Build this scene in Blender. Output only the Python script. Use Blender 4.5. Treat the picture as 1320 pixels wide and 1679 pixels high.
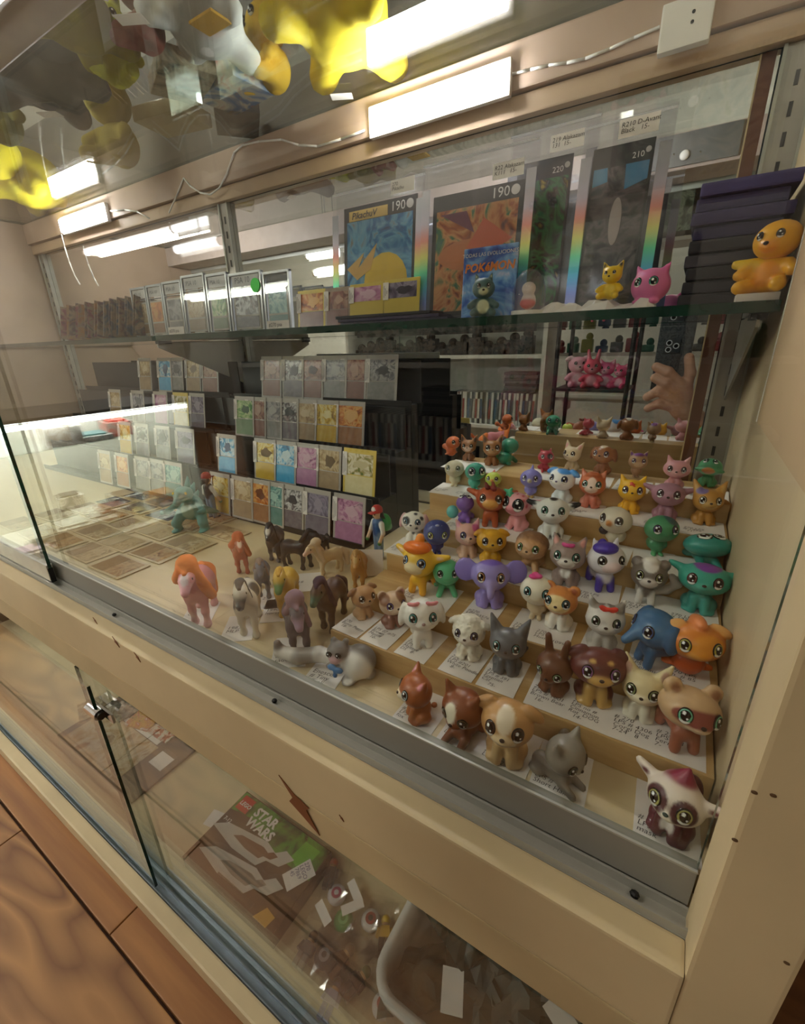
import bpy, bmesh, math, random
import numpy as np
from mathutils import Matrix, Vector, Euler
random.seed(7)
for o in list(bpy.data.objects): bpy.data.objects.remove(o)
SC = bpy.context.scene
COL = SC.collection
# ------------------------------------------------------------------ camera (solved from the vanishing points; px of a 1320x1679 frame)
CX, CY, F = 660.0, 839.5, 730.0
RM = np.array([[0.8489, 0.1660, -0.5018], [0.5279, -0.3114, 0.7901], [-0.0251, -0.9357, -0.3520]])
H = 0.83                                        # height of the lens over the floor; everything below is built relative to the lens, then lifted
cam = bpy.data.cameras.new('camera'); camo = bpy.data.objects.new('camera', cam); COL.objects.link(camo)
cam.sensor_fit = 'HORIZONTAL'; cam.sensor_width = 36; cam.lens = F / 1320 * 36; cam.clip_start = .005
m = Matrix.Identity(4)
for i in range(3):
    m[i][0] = RM[i][0]; m[i][1] = -RM[i][1]; m[i][2] = -RM[i][2]
camo.matrix_world = m
SC.camera = camo
# ------------------------------------------------------------------ world, exposure
w = bpy.data.worlds.new('world'); SC.world = w; w.use_nodes = True
w.node_tree.nodes['Background'].inputs[0].default_value = (.62, .58, .52, 1)
w.node_tree.nodes['Background'].inputs[1].default_value = .25
vs = SC.view_settings
vs.view_transform = 'Standard'; vs.look = 'None'; vs.gamma = 1; vs.use_curve_mapping = False; vs.exposure = 1.2
P_TUBE, P_CEIL, P_CNT = 58.0, 37.0, 4.0          # strengths: LED bars in the case, ceiling lamps of the shop, lit counter across the aisle
CEIL_COL = (1.0, .93, .82)

def ray(px, py): return RM @ np.array([px - CX, py - CY, F])
def PY(px, py, y): d = ray(px, py); return d * (y / d[1])
def PZ(px, py, z): d = ray(px, py); return d * (z / d[2])
def PX(px, py, x): d = ray(px, py); return d * (x / d[0])
def proj(p):
    c = RM.T @ np.array(p, float); return CX + F * c[0] / c[2], CY + F * c[1] / c[2]
YM = .705                                       # face of the mirror at the back of the case
def MV(px, py, yv): p = PY(px, py, yv); return np.array([p[0], 2 * YM - p[1], p[2]])    # where a thing stands whose mirror image is at depth yv
# ------------------------------------------------------------------ materials
def lin(c):
    if isinstance(c, str):
        c = c.lstrip('#'); c = [int(c[i:i + 2], 16) / 255 for i in (0, 2, 4)]
    return tuple(x / 12.92 if x <= .04045 else ((x + .055) / 1.055) ** 2.4 for x in c[:3])
MATS = {}
def node(nt, t, **kw):
    n = nt.nodes.new(t)
    for k, v in kw.items():
        if k.startswith('i_'): n.inputs[k[2:].replace('_', ' ')].default_value = v
        else: setattr(n, k, v)
    return n
def mat(col, rough=.5, metal=0, noise=.06, scale=30, stretch=(1, 1, 1), bump=0, emit=0, coat=0, spec=.5, coord='Object', key=''):
    k = (col, rough, metal, noise, scale, stretch, bump, emit, coat, coord, key)
    if k in MATS: return MATS[k]
    M = bpy.data.materials.new('m_%s_%d' % (str(col).strip('#'), len(MATS))); M.use_nodes = True
    nt = M.node_tree; b = nt.nodes['Principled BSDF']; c = lin(col)
    b.inputs['Roughness'].default_value = rough; b.inputs['Metallic'].default_value = metal
    b.inputs['Specular IOR Level'].default_value = spec
    if coat: b.inputs['Coat Weight'].default_value = coat; b.inputs['Coat Roughness'].default_value = .08
    if emit:
        b.inputs['Emission Color'].default_value = c + (1,); b.inputs['Emission Strength'].default_value = emit
    tc = node(nt, 'ShaderNodeTexCoord'); mp = node(nt, 'ShaderNodeMapping'); mp.inputs['Scale'].default_value = stretch
    nt.links.new(tc.outputs[coord], mp.inputs[0])
    nz = node(nt, 'ShaderNodeTexNoise', i_Scale=scale, i_Detail=5.0); nt.links.new(mp.outputs[0], nz.inputs[0])
    cr = node(nt, 'ShaderNodeValToRGB'); cr.color_ramp.elements[0].position = .3; cr.color_ramp.elements[1].position = .7
    cr.color_ramp.elements[0].color = tuple(max(0, x * (1 - noise * 2)) for x in c) + (1,)
    cr.color_ramp.elements[1].color = tuple(min(1, x * (1 + noise)) for x in c) + (1,)
    nt.links.new(nz.outputs[0], cr.inputs[0]); nt.links.new(cr.outputs[0], b.inputs['Base Color'])
    if bump:
        bp = node(nt, 'ShaderNodeBump', i_Strength=bump, i_Distance=.002); nt.links.new(nz.outputs[0], bp.inputs['Height']); nt.links.new(bp.outputs[0], b.inputs['Normal'])
    MATS[k] = M
    return M
def wood(c1, c2, scale=(2, 40, 40), rough=.45, knots=False, key=''):
    k = ('wood', c1, c2, scale, key)
    if k in MATS: return MATS[k]
    M = bpy.data.materials.new('wood_%d' % len(MATS)); M.use_nodes = True; nt = M.node_tree; b = nt.nodes['Principled BSDF']
    b.inputs['Roughness'].default_value = rough
    tc = node(nt, 'ShaderNodeTexCoord'); oi = node(nt, 'ShaderNodeObjectInfo'); ad = node(nt, 'ShaderNodeVectorMath', operation='ADD')
    nt.links.new(tc.outputs['Object'], ad.inputs[0]); nt.links.new(oi.outputs['Location'], ad.inputs[1])
    mp = node(nt, 'ShaderNodeMapping'); mp.inputs['Scale'].default_value = scale; nt.links.new(ad.outputs[0], mp.inputs[0])
    nz = node(nt, 'ShaderNodeTexNoise', i_Scale=1.0, i_Detail=8.0, i_Distortion=.6); nt.links.new(mp.outputs[0], nz.inputs[0])
    cr = node(nt, 'ShaderNodeValToRGB'); cr.color_ramp.elements[0].position = .32; cr.color_ramp.elements[1].position = .68
    cr.color_ramp.elements[0].color = lin(c2) + (1,); cr.color_ramp.elements[1].color = lin(c1) + (1,)
    out = nz.outputs[0]
    if knots:
        mp2 = node(nt, 'ShaderNodeMapping'); mp2.inputs['Scale'].default_value = (3.2, 14, 14); nt.links.new(ad.outputs[0], mp2.inputs[0])
        nb = node(nt, 'ShaderNodeTexNoise', i_Scale=1.0, i_Detail=1.0, i_Distortion=.3); nt.links.new(mp2.outputs[0], nb.inputs[0])
        mu = node(nt, 'ShaderNodeMath', operation='MULTIPLY'); mu.inputs[1].default_value = 11; nt.links.new(nb.outputs[0], mu.inputs[0])
        fr = node(nt, 'ShaderNodeMath', operation='PINGPONG'); fr.inputs[1].default_value = 1; nt.links.new(mu.outputs[0], fr.inputs[0])
        mx = node(nt, 'ShaderNodeMath', operation='MULTIPLY_ADD'); mx.inputs[1].default_value = .45; mx.inputs[2].default_value = .28
        nt.links.new(fr.outputs[0], mx.inputs[0]); av = node(nt, 'ShaderNodeMath', operation='ADD'); h1 = node(nt, 'ShaderNodeMath', operation='MULTIPLY'); h1.inputs[1].default_value = .55
        h2 = node(nt, 'ShaderNodeMath', operation='MULTIPLY'); h2.inputs[1].default_value = .45
        nt.links.new(mx.outputs[0], h1.inputs[0]); nt.links.new(nz.outputs[0], h2.inputs[0]); nt.links.new(h1.outputs[0], av.inputs[0]); nt.links.new(h2.outputs[0], av.inputs[1]); out = av.outputs[0]
    nt.links.new(out, cr.inputs[0]); nt.links.new(cr.outputs[0], b.inputs['Base Color'])
    MATS[k] = M
    return M
def glass(tint='ffffff', r0=.04, rough=0.0, cloud=0, key='', ccol='e6e6e6'):
    k = ('glass', tint, r0, rough, cloud, key, ccol)
    if k in MATS: return MATS[k]
    M = bpy.data.materials.new('glass_%d' % len(MATS)); M.use_nodes = True; nt = M.node_tree; nt.nodes.remove(nt.nodes['Principled BSDF'])
    out = nt.nodes['Material Output']
    tr = node(nt, 'ShaderNodeBsdfTransparent'); tr.inputs[0].default_value = lin(tint) + (1,)
    gl = node(nt, 'ShaderNodeBsdfGlossy'); gl.inputs['Roughness'].default_value = rough; gl.inputs[0].default_value = (1, 1, 1, 1)
    lw = node(nt, 'ShaderNodeLayerWeight'); lw.inputs[0].default_value = .5
    pw = node(nt, 'ShaderNodeMath', operation='POWER'); pw.inputs[1].default_value = 5; nt.links.new(lw.outputs['Facing'], pw.inputs[0])
    ma = node(nt, 'ShaderNodeMath', operation='MULTIPLY_ADD'); ma.inputs[1].default_value = 1 - r0; ma.inputs[2].default_value = r0; nt.links.new(pw.outputs[0], ma.inputs[0])
    mx = node(nt, 'ShaderNodeMixShader'); nt.links.new(ma.outputs[0], mx.inputs[0]); nt.links.new(tr.outputs[0], mx.inputs[1]); nt.links.new(gl.outputs[0], mx.inputs[2])
    last = mx.outputs[0]
    if cloud:
        df = node(nt, 'ShaderNodeBsdfDiffuse'); df.inputs[0].default_value = lin(ccol) + (1,)
        m2 = node(nt, 'ShaderNodeMixShader'); m2.inputs[0].default_value = cloud; nt.links.new(last, m2.inputs[1]); nt.links.new(df.outputs[0], m2.inputs[2]); last = m2.outputs[0]
    nt.links.new(last, out.inputs[0])
    MATS[k] = M
    return M
def vcol(rough=.35, coat=0, key='Col'):
    k = ('vcol', rough, coat)
    if k in MATS: return MATS[k]
    M = bpy.data.materials.new('paint_%d' % len(MATS)); M.use_nodes = True; nt = M.node_tree; b = nt.nodes['Principled BSDF']
    a = node(nt, 'ShaderNodeAttribute', attribute_name='Col'); nt.links.new(a.outputs['Color'], b.inputs['Base Color'])
    b.inputs['Roughness'].default_value = rough; b.inputs['Coat Weight'].default_value = coat
    MATS[k] = M
    return M
def art(cs, scale=40, dist=2.0, rough=.25, kind='noise', key=''):
    k = ('art', tuple(cs), scale, dist, kind, key)
    if k in MATS: return MATS[k]
    M = bpy.data.materials.new('art_%d' % len(MATS)); M.use_nodes = True; nt = M.node_tree; b = nt.nodes['Principled BSDF']; b.inputs['Roughness'].default_value = rough
    tc = node(nt, 'ShaderNodeTexCoord'); oi = node(nt, 'ShaderNodeObjectInfo'); ad = node(nt, 'ShaderNodeVectorMath', operation='ADD')
    sc = node(nt, 'ShaderNodeVectorMath', operation='SCALE'); sc.inputs['Scale'].default_value = 7.3
    nt.links.new(oi.outputs['Random'], sc.inputs[0]); nt.links.new(tc.outputs['Object'], ad.inputs[0]); nt.links.new(sc.outputs[0], ad.inputs[1])
    if kind == 'noise': tx = node(nt, 'ShaderNodeTexNoise', i_Scale=scale, i_Detail=3.0, i_Distortion=dist); o = tx.outputs[0]
    else: tx = node(nt, 'ShaderNodeTexVoronoi', i_Scale=scale); o = tx.outputs['Distance']
    nt.links.new(ad.outputs[0], tx.inputs[0])
    cr = node(nt, 'ShaderNodeValToRGB'); el = cr.color_ramp.elements
    lo, hi = (.28, .72) if kind == 'noise' else (.05, .75)
    while len(el) < len(cs): el.new(.5)
    for i, c in enumerate(cs): el[i].position = lo + (hi - lo) * i / (len(cs) - 1); el[i].color = lin(c) + (1,)
    nt.links.new(o, cr.inputs[0]); nt.links.new(cr.outputs[0], b.inputs['Base Color'])
    MATS[k] = M
    return M
def rainbow():
    if 'rb' in MATS: return MATS['rb']
    M = bpy.data.materials.new('holo_foil'); M.use_nodes = True; nt = M.node_tree; b = nt.nodes['Principled BSDF']; b.inputs['Roughness'].default_value = .25; b.inputs['Metallic'].default_value = .5
    tc = node(nt, 'ShaderNodeTexCoord'); sp = node(nt, 'ShaderNodeSeparateXYZ'); nt.links.new(tc.outputs['Generated'], sp.inputs[0])
    cr = node(nt, 'ShaderNodeValToRGB'); el = cr.color_ramp.elements
    cs = ['b9b7d8', '8fa3ef', '6fc7ef', '7fe8b8', 'e9e58a', 'f0a49a', 'cfc6d6', 'b8b8c2', 'b4b4bb']
    while len(el) < len(cs): el.new(.5)
    for i, c in enumerate(cs): el[i].position = i / (len(cs) - 1); el[i].color = lin(c) + (1,)
    nt.links.new(sp.outputs[2], cr.inputs[0]); nt.links.new(cr.outputs[0], b.inputs['Base Color'])
    MATS['rb'] = M
    return M
def emitter(col, st):
    k = ('em', col, st)
    if k in MATS: return MATS[k]
    M = bpy.data.materials.new('lit_%d' % len(MATS)); M.use_nodes = True; nt = M.node_tree; nt.nodes.remove(nt.nodes['Principled BSDF'])
    e = node(nt, 'ShaderNodeEmission'); e.inputs[0].default_value = tuple(col) + (1,); e.inputs[1].default_value = st
    nt.links.new(e.outputs[0], nt.nodes['Material Output'].inputs[0]); MATS[k] = M
    return M
# ------------------------------------------------------------------ mesh helpers
class MB:
    def __init__(s): s.v = []; s.f = []; s.mi = []
    def add(s, v, f, mi=0):
        n = len(s.v); s.v += [tuple(map(float, p)) for p in v]; s.f += [tuple(i + n for i in q) for q in f]; s.mi += [mi] * len(f); return s
    def box(s, x0, x1, y0, y1, z0, z1, mi=0, M=None):
        v = [(x0, y0, z0), (x1, y0, z0), (x1, y1, z0), (x0, y1, z0), (x0, y0, z1), (x1, y0, z1), (x1, y1, z1), (x0, y1, z1)]
        if M is not None: v = [tuple(M @ Vector(p)) for p in v]
        return s.add(v, [(3, 2, 1, 0), (4, 5, 6, 7), (0, 1, 5, 4), (1, 2, 6, 5), (2, 3, 7, 6), (3, 0, 4, 7)], mi)
    def rbox(s, x0, x1, y0, y1, z0, z1, r, mi=0, M=None):          # box with chamfered vertical and horizontal edges
        bm = bmesh.new(); bmesh.ops.create_cube(bm, size=1, matrix=Matrix.Translation(((x0 + x1) / 2, (y0 + y1) / 2, (z0 + z1) / 2)) @ Matrix.Diagonal((x1 - x0, y1 - y0, z1 - z0, 1)))
        bmesh.ops.bevel(bm, geom=list(bm.edges), offset=r, segments=2, profile=.7, affect='EDGES')
        return s.frombm(bm, mi, M)
    def frombm(s, bm, mi=0, M=None):
        bm.verts.index_update()
        v = [(M @ p.co if M is not None else p.co)[:] for p in bm.verts]; f = [tuple(q.index for q in fc.verts) for fc in bm.faces]; bm.free(); return s.add(v, f, mi)
    def cyl(s, p0, p1, r0, r1=None, n=12, mi=0, cap=True):
        r1 = r0 if r1 is None else r1; p0 = Vector(p0); p1 = Vector(p1); d = (p1 - p0).normalized()
        u = d.orthogonal().normalized(); q = d.cross(u); v = []
        for p, r in ((p0, r0), (p1, r1)):
            v += [tuple(p + (u * math.cos(2 * math.pi * i / n) + q * math.sin(2 * math.pi * i / n)) * r) for i in range(n)]
        f = [(i, (i + 1) % n, n + (i + 1) % n, n + i) for i in range(n)]
        if cap: f += [tuple(range(n - 1, -1, -1)), tuple(range(n, 2 * n))]
        return s.add(v, f, mi)
    def tube(s, pts, r, n=6, mi=0):
        for a, b in zip(pts[:-1], pts[1:]): s.cyl(a, b, r, n=n, mi=mi)
        return s
    def prism(s, poly, y0, y1, mi=0, M=None):                      # polygon in xz, thickness along y
        n = len(poly); v = [(x, y0, z) for x, z in poly] + [(x, y1, z) for x, z in poly]
        if M is not None: v = [tuple(M @ Vector(p)) for p in v]
        return s.add(v, [tuple(range(n)), tuple(range(2 * n - 1, n - 1, -1))] + [(i, n + i, n + (i + 1) % n, (i + 1) % n) for i in range(n)], mi)
    def ell(s, c, r, n=14, mi=0, M=None):
        bm = bmesh.new(); bmesh.ops.create_uvsphere(bm, u_segments=n, v_segments=max(6, n * 2 // 3), radius=1, matrix=Matrix.Translation(c) @ Matrix.Diagonal((r[0], r[1], r[2], 1)))
        return s.frombm(bm, mi, M)
    def lathe(s, prof, n=20, mi=0, c=(0, 0, 0)):
        v = []; f = []
        for r, z in prof: v += [(c[0] + r * math.cos(2 * math.pi * i / n), c[1] + r * math.sin(2 * math.pi * i / n), c[2] + z) for i in range(n)]
        for j in range(len(prof) - 1): f += [(j * n + i, j * n + (i + 1) % n, (j + 1) * n + (i + 1) % n, (j + 1) * n + i) for i in range(n)]
        return s.add(v, f, mi)
    def mesh(s, name, mats, smooth=False):
        me = bpy.data.meshes.new(name); me.from_pydata(s.v, [], s.f)
        for q in (mats if isinstance(mats, (list, tuple)) else [mats]): me.materials.append(q)
        me.polygons.foreach_set('material_index', s.mi)
        if smooth: me.polygons.foreach_set('use_smooth', [True] * len(s.f))
        me.update(); return me
    def build(s, name, mats, parent=None, smooth=False, loc=None, rot=None):
        return link(name, s.mesh(name, mats, smooth), parent, loc, rot)
def link(name, me, parent=None, loc=None, rot=None, scale=None):
    o = bpy.data.objects.new(name, me); COL.objects.link(o)
    if parent is not None: o.parent = parent
    if loc is not None: o.location = loc
    if rot is not None: o.rotation_euler = rot
    if scale is not None: o.scale = scale if hasattr(scale, '__len__') else (scale,) * 3
    return o
def tag(o, label, cat, group=None):
    o['label'] = label; o['category'] = cat
    if o.name.startswith(('sliding_glass_door', 'wall_shelf')): o['kind'] = 'thing'
    if group: o['group'] = group
    return o
def thing(name, label, cat, loc=(0, 0, 0), rotz=0, group=None, scale=None):
    o = link(name, None, None, loc, (0, 0, rotz), scale); o.empty_display_size = .01
    return tag(o, label, cat, group)
def struct(o): o['kind'] = 'structure'; return o
TEXTS = []
def text(s, size, parent, loc, rot, m, thick=0, name='writing', shear=0, align='LEFT', extr=0, line=1.0, label=None):
    c = bpy.data.curves.new('writing', 'FONT'); c.body = s; c.size = size; c.align_x = align; c.shear = shear; c.offset = thick; c.extrude = extr; c.space_line = line; c.resolution_u = 2
    c.materials.append(m); o = bpy.data.objects.new('tmp_text', c); COL.objects.link(o)
    TEXTS.append((o, name, parent, loc, rot, label))
def flush_texts():
    bpy.context.view_layer.update(); dg = bpy.context.evaluated_depsgraph_get()
    for o, name, parent, loc, rot, label in TEXTS:
        me = bpy.data.meshes.new_from_object(o.evaluated_get(dg)); me.name = name
        n = link(name, me, parent, loc, rot)
        if label: n['label'] = label
    for t in TEXTS:
        c = t[0].data; bpy.data.objects.remove(t[0]); bpy.data.curves.remove(c)
# ------------------------------------------------------------------ soft solids: smooth union of ellipsoids and tapered capsules -> one continuous skin with colour patches
def sdf(P, q):
    if q[0] == 'e':
        c = np.array(q[1], np.float32); r = np.array(q[2], np.float32); d = P - c
        if len(q) > 4: d = d @ np.array(Euler([math.radians(a) for a in q[4]]).to_matrix(), np.float32)
        k0 = np.linalg.norm(d / r, axis=-1); k1 = np.linalg.norm(d / (r * r), axis=-1) + 1e-9
        return k0 * (k0 - 1) / k1
    a = np.array(q[1], np.float32); b = np.array(q[2], np.float32); ab = b - a
    t = np.clip(((P - a) @ ab) / max(1e-9, float(ab @ ab)), 0, 1)
    return np.linalg.norm(P - a - t[..., None] * ab, axis=-1) - (q[3] + (q[4] - q[3]) * t)
def blob(prims, paints=(), step=.034, k=.05, name='skin', m=None, bumpy=0):
    lo = np.array([9.] * 3); hi = -lo
    for q in prims:
        if q[0] == 'e': r = max(q[2]) if len(q) > 4 else np.array(q[2]); lo = np.minimum(lo, np.array(q[1]) - r); hi = np.maximum(hi, np.array(q[1]) + r)
        else:
            r = max(q[3], q[4])
            for e in (q[1], q[2]): lo = np.minimum(lo, np.array(e) - r); hi = np.maximum(hi, np.array(e) + r)
    lo -= step * 2.5; hi += step * 2.5; n = np.ceil((hi - lo) / step).astype(int) + 1
    g = np.stack(np.meshgrid(*[lo[i] + step * np.arange(n[i]) for i in range(3)], indexing='ij'), -1).astype(np.float32)
    D = None
    for q in prims:
        d = sdf(g, q)
        if D is None: D = d
        else:
            h = np.maximum(k - np.abs(D - d), 0) / k; D = np.minimum(D, d) - h * h * k * .25
    if bumpy: D = D + bumpy * np.sin(g[..., 0] * 37) * np.sin(g[..., 1] * 41 + 1) * np.sin(g[..., 2] * 39 + 2)
    S = D < 0; c = [S[i:n[0] - 1 + i, j:n[1] - 1 + j, l:n[2] - 1 + l] for i in (0, 1) for j in (0, 1) for l in (0, 1)]
    s = sum(x.astype(np.int8) for x in c); idx = np.argwhere((s > 0) & (s < 8))
    acc = np.zeros((len(idx), 3)); cnt = np.zeros(len(idx)); cor = [np.array((i, j, l)) for i in (0, 1) for j in (0, 1) for l in (0, 1)]
    for a in cor:
        for b in cor:
            if (b - a).sum() != 1 or (b - a).min() < 0: continue
            fa = D[tuple((idx + a).T)]; fb = D[tuple((idx + b).T)]; x = (fa < 0) != (fb < 0)
            t = np.where(x, fa / np.where(x, fa - fb, 1), 0); acc += np.where(x[:, None], a + t[:, None] * (b - a), 0); cnt += x
    V = lo + step * (idx + acc / cnt[:, None])
    vid = -np.ones(n - 1, int); vid[tuple(idx.T)] = np.arange(len(idx)); faces = []
    for ax in range(3):
        u, v = (ax + 1) % 3, (ax + 2) % 3; sl0 = [slice(None)] * 3; sl1 = [slice(None)] * 3; sl0[ax] = slice(0, -1); sl1[ax] = slice(1, None)
        e = np.argwhere(S[tuple(sl0)] != S[tuple(sl1)]); ins = S[tuple(e.T)]; q = []
        for du, dv in ((-1, -1), (0, -1), (0, 0), (-1, 0)):
            ii = e.copy(); ii[:, u] += du; ii[:, v] += dv; q.append(vid[tuple(ii.T)])
        q = np.stack(q, 1); q[~ins] = q[~ins][:, ::-1]; faces.append(q)
    Fc = np.concatenate(faces)
    ds = np.stack([sdf(V.astype(np.float32), q) for q in prims], 1); wt = np.exp(-np.maximum(ds - ds.min(1, keepdims=True), 0) / (step * .35))
    cols = np.array([lin(q[3] if q[0] == 'e' else q[5]) for q in prims]); C = (wt @ cols) / wt.sum(1, keepdims=True)
    for q in paints:
        d = sdf(V.astype(np.float32), q); t = np.clip(.5 - d / (step * .9), 0, 1)[:, None]; C = C * (1 - t) + np.array(lin(q[3] if q[0] == 'e' else q[5])) * t
    me = bpy.data.meshes.new(name); me.vertices.add(len(V)); me.vertices.foreach_set('co', V.astype(np.float32).ravel())
    me.loops.add(Fc.size); me.loops.foreach_set('vertex_index', Fc.ravel().astype(np.int32)); me.polygons.add(len(Fc))
    me.polygons.foreach_set('loop_start', np.arange(0, Fc.size, 4, dtype=np.int32)); me.polygons.foreach_set('use_smooth', np.ones(len(Fc), bool)); me.update(calc_edges=True)
    at = me.color_attributes.new('Col', 'FLOAT_COLOR', 'POINT'); at.data.foreach_set('color', np.concatenate([C, np.ones((len(C), 1))], 1).astype(np.float32).ravel())
    me.materials.append(m or vcol()); me['top'] = float(V[:, 2].max()); return me
def sym(*qs):
    o = []
    for q in qs:
        o.append(q); fl = lambda p: (-p[0], p[1], p[2])
        if q[0] == 'e': o.append(('e', fl(q[1]), q[2], q[3]) + (((q[4][0], -q[4][1], -q[4][2]),) if len(q) > 4 else ()))
        else: o.append(('c', fl(q[1]), fl(q[2]), q[3], q[4], q[5]))
    return o
EYES = {}
def eye_mesh(iris, white='f4f4ee'):                                  # unit dome in xz facing -y: dark rim, white, iris, pupil, sparkle
    if (iris, white) in EYES: return EYES[(iris, white)]
    NR, NS = 9, 22; v = [(0, -1, 0)]; f = []
    for i in range(1, NR + 1):
        r = i / NR
        for j in range(NS): a = 2 * math.pi * j / NS; v.append((r * math.cos(a), -math.sqrt(max(0, 1 - r * r)), r * math.sin(a)))
    for j in range(NS): f.append((0, 1 + j, 1 + (j + 1) % NS))
    for i in range(NR - 1):
        for j in range(NS): a = 1 + i * NS; f.append((a + j, a + NS + j, a + NS + (j + 1) % NS, a + (j + 1) % NS))
    me = bpy.data.meshes.new('eye'); me.from_pydata(v, [], f); me.polygons.foreach_set('use_smooth', [True] * len(f)); C = []
    for x, y, z in v:
        r = math.hypot(x, z); c = lin('15110f')
        if r < .9 and math.hypot(x, z + .05) < .86: c = lin(white) if z < -.55 else lin(iris)
        if math.hypot(x, (z - .06) * .95) < .66: c = lin('0d0a0c')
        if math.hypot(x + .24, z - .36) < .22 or math.hypot(x - .3, z + .3) < .13: c = lin('ffffff')
        C += list(c) + [1]
    at = me.color_attributes.new('Col', 'FLOAT_COLOR', 'POINT'); at.data.foreach_set('color', C); me.materials.append(vcol(.12, .5)); EYES[(iris, white)] = me
    return me
# ================================================================== THE ROOM
CREAM = mat('cab890', .5, noise=.05, scale=9, bump=.15); CREAM2 = mat('c0ad84', .5, noise=.06, scale=12, bump=.1)
TAN = mat('c4a98c', .55, noise=.05, scale=14); PLY = wood('e0cfa9', 'd5bf95', (1.2, 22, 22), .5)
ALU = mat('b4b4ab', .5, .45, noise=.05, scale=60, stretch=(.05, 1, 1)); ALUD = mat('6f7478', .4, .8, noise=.08, scale=60, stretch=(.05, 1, 1)); STEEL = mat('a39f97', .4, .6, noise=.04); CHROME = mat('d8d8d8', .12, 1)
BLACK = mat('0b0b0c', .45, noise=.1); DARK = mat('1e1d20', .5, noise=.1); WHITE = mat('ece9e2', .5, noise=.03); PAPER = mat('efe9e4', .75, noise=.03, scale=20); INK = mat('2a2730', .6); GREYW = mat('b9b4ab', .7, noise=.04, scale=4)
GLASS = glass('f8fbf9'); GEDGE = mat('0f3a2b', .15, noise=.2, coat=.5); CLEAR = glass('fafafa', .045); ACRYL = glass('f4f4f4', .05, .03, .03); BAG = glass('f6f6f8', .06, .06, .05)
FZ = -H
fl = struct(MB().box(-5.2, 2.2, -3.0, .76, FZ - .06, FZ - .012).build('floor', wood('8a5a30', '6d4422', (2, 30, 30))))
PLANK = [wood('b8864f', '754a26', (1.1, 18, 18), .5, True, 'a'), wood('a8743e', '744620', (1.3, 26, 26), .5, False, 'b')]
rows = [(.099, .21)] + [(.099 - .128 * (i + 1), .097 - .128 * i) for i in range(8)]
for r, (y0, y1) in enumerate(rows):
    cuts = [-2.6, -1.55, -.612, .35, 1.4] if r == 0 else [[-2.6, -1.9, -.922, .3, 1.4], [-2.6, -1.2, -.2, 1.4]][r % 2 == 0]
    for a, b in zip(cuts[:-1], cuts[1:]):
        MB().rbox(a + .0012, b - .0012, y0 + .001, y1 - .001, -.012, 0, .0015).build('plank', PLANK[(r + 1) % 2], fl, loc=(0, 0, FZ))
struct(MB().box(-5.2, 2.2, .74, .80, FZ, 1.75).build('wall_back', GREYW))
struct(MB().box(-5.2, 2.2, -3.06, -3.0, FZ, 1.75).build('wall_rear', mat('a7a39b', .8, noise=.04, scale=3)))
struct(MB().box(-5.26, -5.2, -3.06, .8, FZ, 1.75).build('wall_left', GREYW)); struct(MB().box(2.2, 2.26, -3.06, .8, FZ, 1.75).build('wall_right', mat('a58a68', .8, noise=.04, scale=3)))
struct(MB().box(-5.26, 2.26, -3.06, .8, 1.75, 1.8).build('ceiling', mat('a9a69e', .9, noise=.05, scale=3)))
# ceiling lamps of the shop
def fluo(x0, x1, y, z, label, st, drop=False):
    t = thing('fluorescent_lamp', label, 'lamp', ((x0 + x1) / 2, y, z), group='fluorescent lamps of the shop'); L = (x1 - x0) / 2
    MB().prism([(-.11, 0), (.11, 0), (.07, .06), (-.07, .06)], -L, L, M=Matrix.Rotation(math.pi / 2, 4, 'Z')).build('housing', mat('8d8d90', .4, .3), t)
    for s in (-.05, .05): MB().cyl((-L + .03, s, -.018), (L - .03, s, -.018), .016, n=10).build('tube', emitter(CEIL_COL, st), t)
    for s in (-L + .015, L - .015): MB().box(s - .014, s + .014, -.08, .08, -.03, 0).build('end_cap', WHITE, t)
    if drop:
        for s in (-L * .6, L * .6): MB().cyl((s, 0, .06), (s, 0, 1.75 - z), .004, n=6).build('hanger', ALUD, t)
fluo(-2.5, -1.3, -1.0, 1.68, 'ceiling fluorescent lamp over the aisle left of the photographer', P_CEIL)
fluo(-.5, .7, -2.3, 1.68, 'ceiling fluorescent lamp over the far side of the shop', P_CEIL * .5)
fluo(-4.0, -2.8, -1.0, 1.68, 'ceiling fluorescent lamp at the far left end of the aisle', P_CEIL)
fluo(-4.4, -2.3, -1.8, .78, 'low hung grey fluorescent lamp mirrored behind the clear card slabs', P_CEIL * .8, True)

# ================================================================== THE DISPLAY CABINET
XL, XR, CF = -1.69, .055, -.285
cab = thing('display_cabinet', 'cream painted wooden display cabinet with upper and lower glazed compartments', 'cabinet', (0, 0, 0))
MB().box(XL, XR, .2235, .70, CF - .016, CF).build('bottom_board', PLY, cab)
z3 = PY(300, 1183, .178)[2]
MB().rbox(XL, .047, .178, .1965, z3 + .001, -.301, .002).build('sill_board', CREAM, cab)
MB().rbox(XL, .047, .1785, .1965, -.398, z3 - .0005, .0015).build('rail_strip', CREAM2, cab)
MB().rbox(.047, .0815, .179, .2105, FZ, .55, .002).build('corner_post', CREAM, cab)
MB().box(XR, XR + .02, .2105, .72, FZ, .55).build('side_panel', mat('c9b591', .5, noise=.06, scale=5, stretch=(1, 1, .3)), cab)
MB().box(XL - .02, XL, .18, .72, FZ, .55).build('side_panel', mat('a58e77', .6, noise=.05, scale=14), cab)
MB().box(XL - .02, XR + .02, .711, .73, FZ, .55).build('back_board', mat('77746f', .7, noise=.1, scale=6), cab)
MB().rbox(XL, XR, .69, .7045, .271, .2935, .002).build('beam_strip', TAN, cab)
MB().rbox(XL, XR, .683, .7045, .2955, .3445, .002).build('beam_board', mat('bfa692', .55, noise=.05, scale=11), cab)
zh = PY(145, 0, .30)[2]
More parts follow.
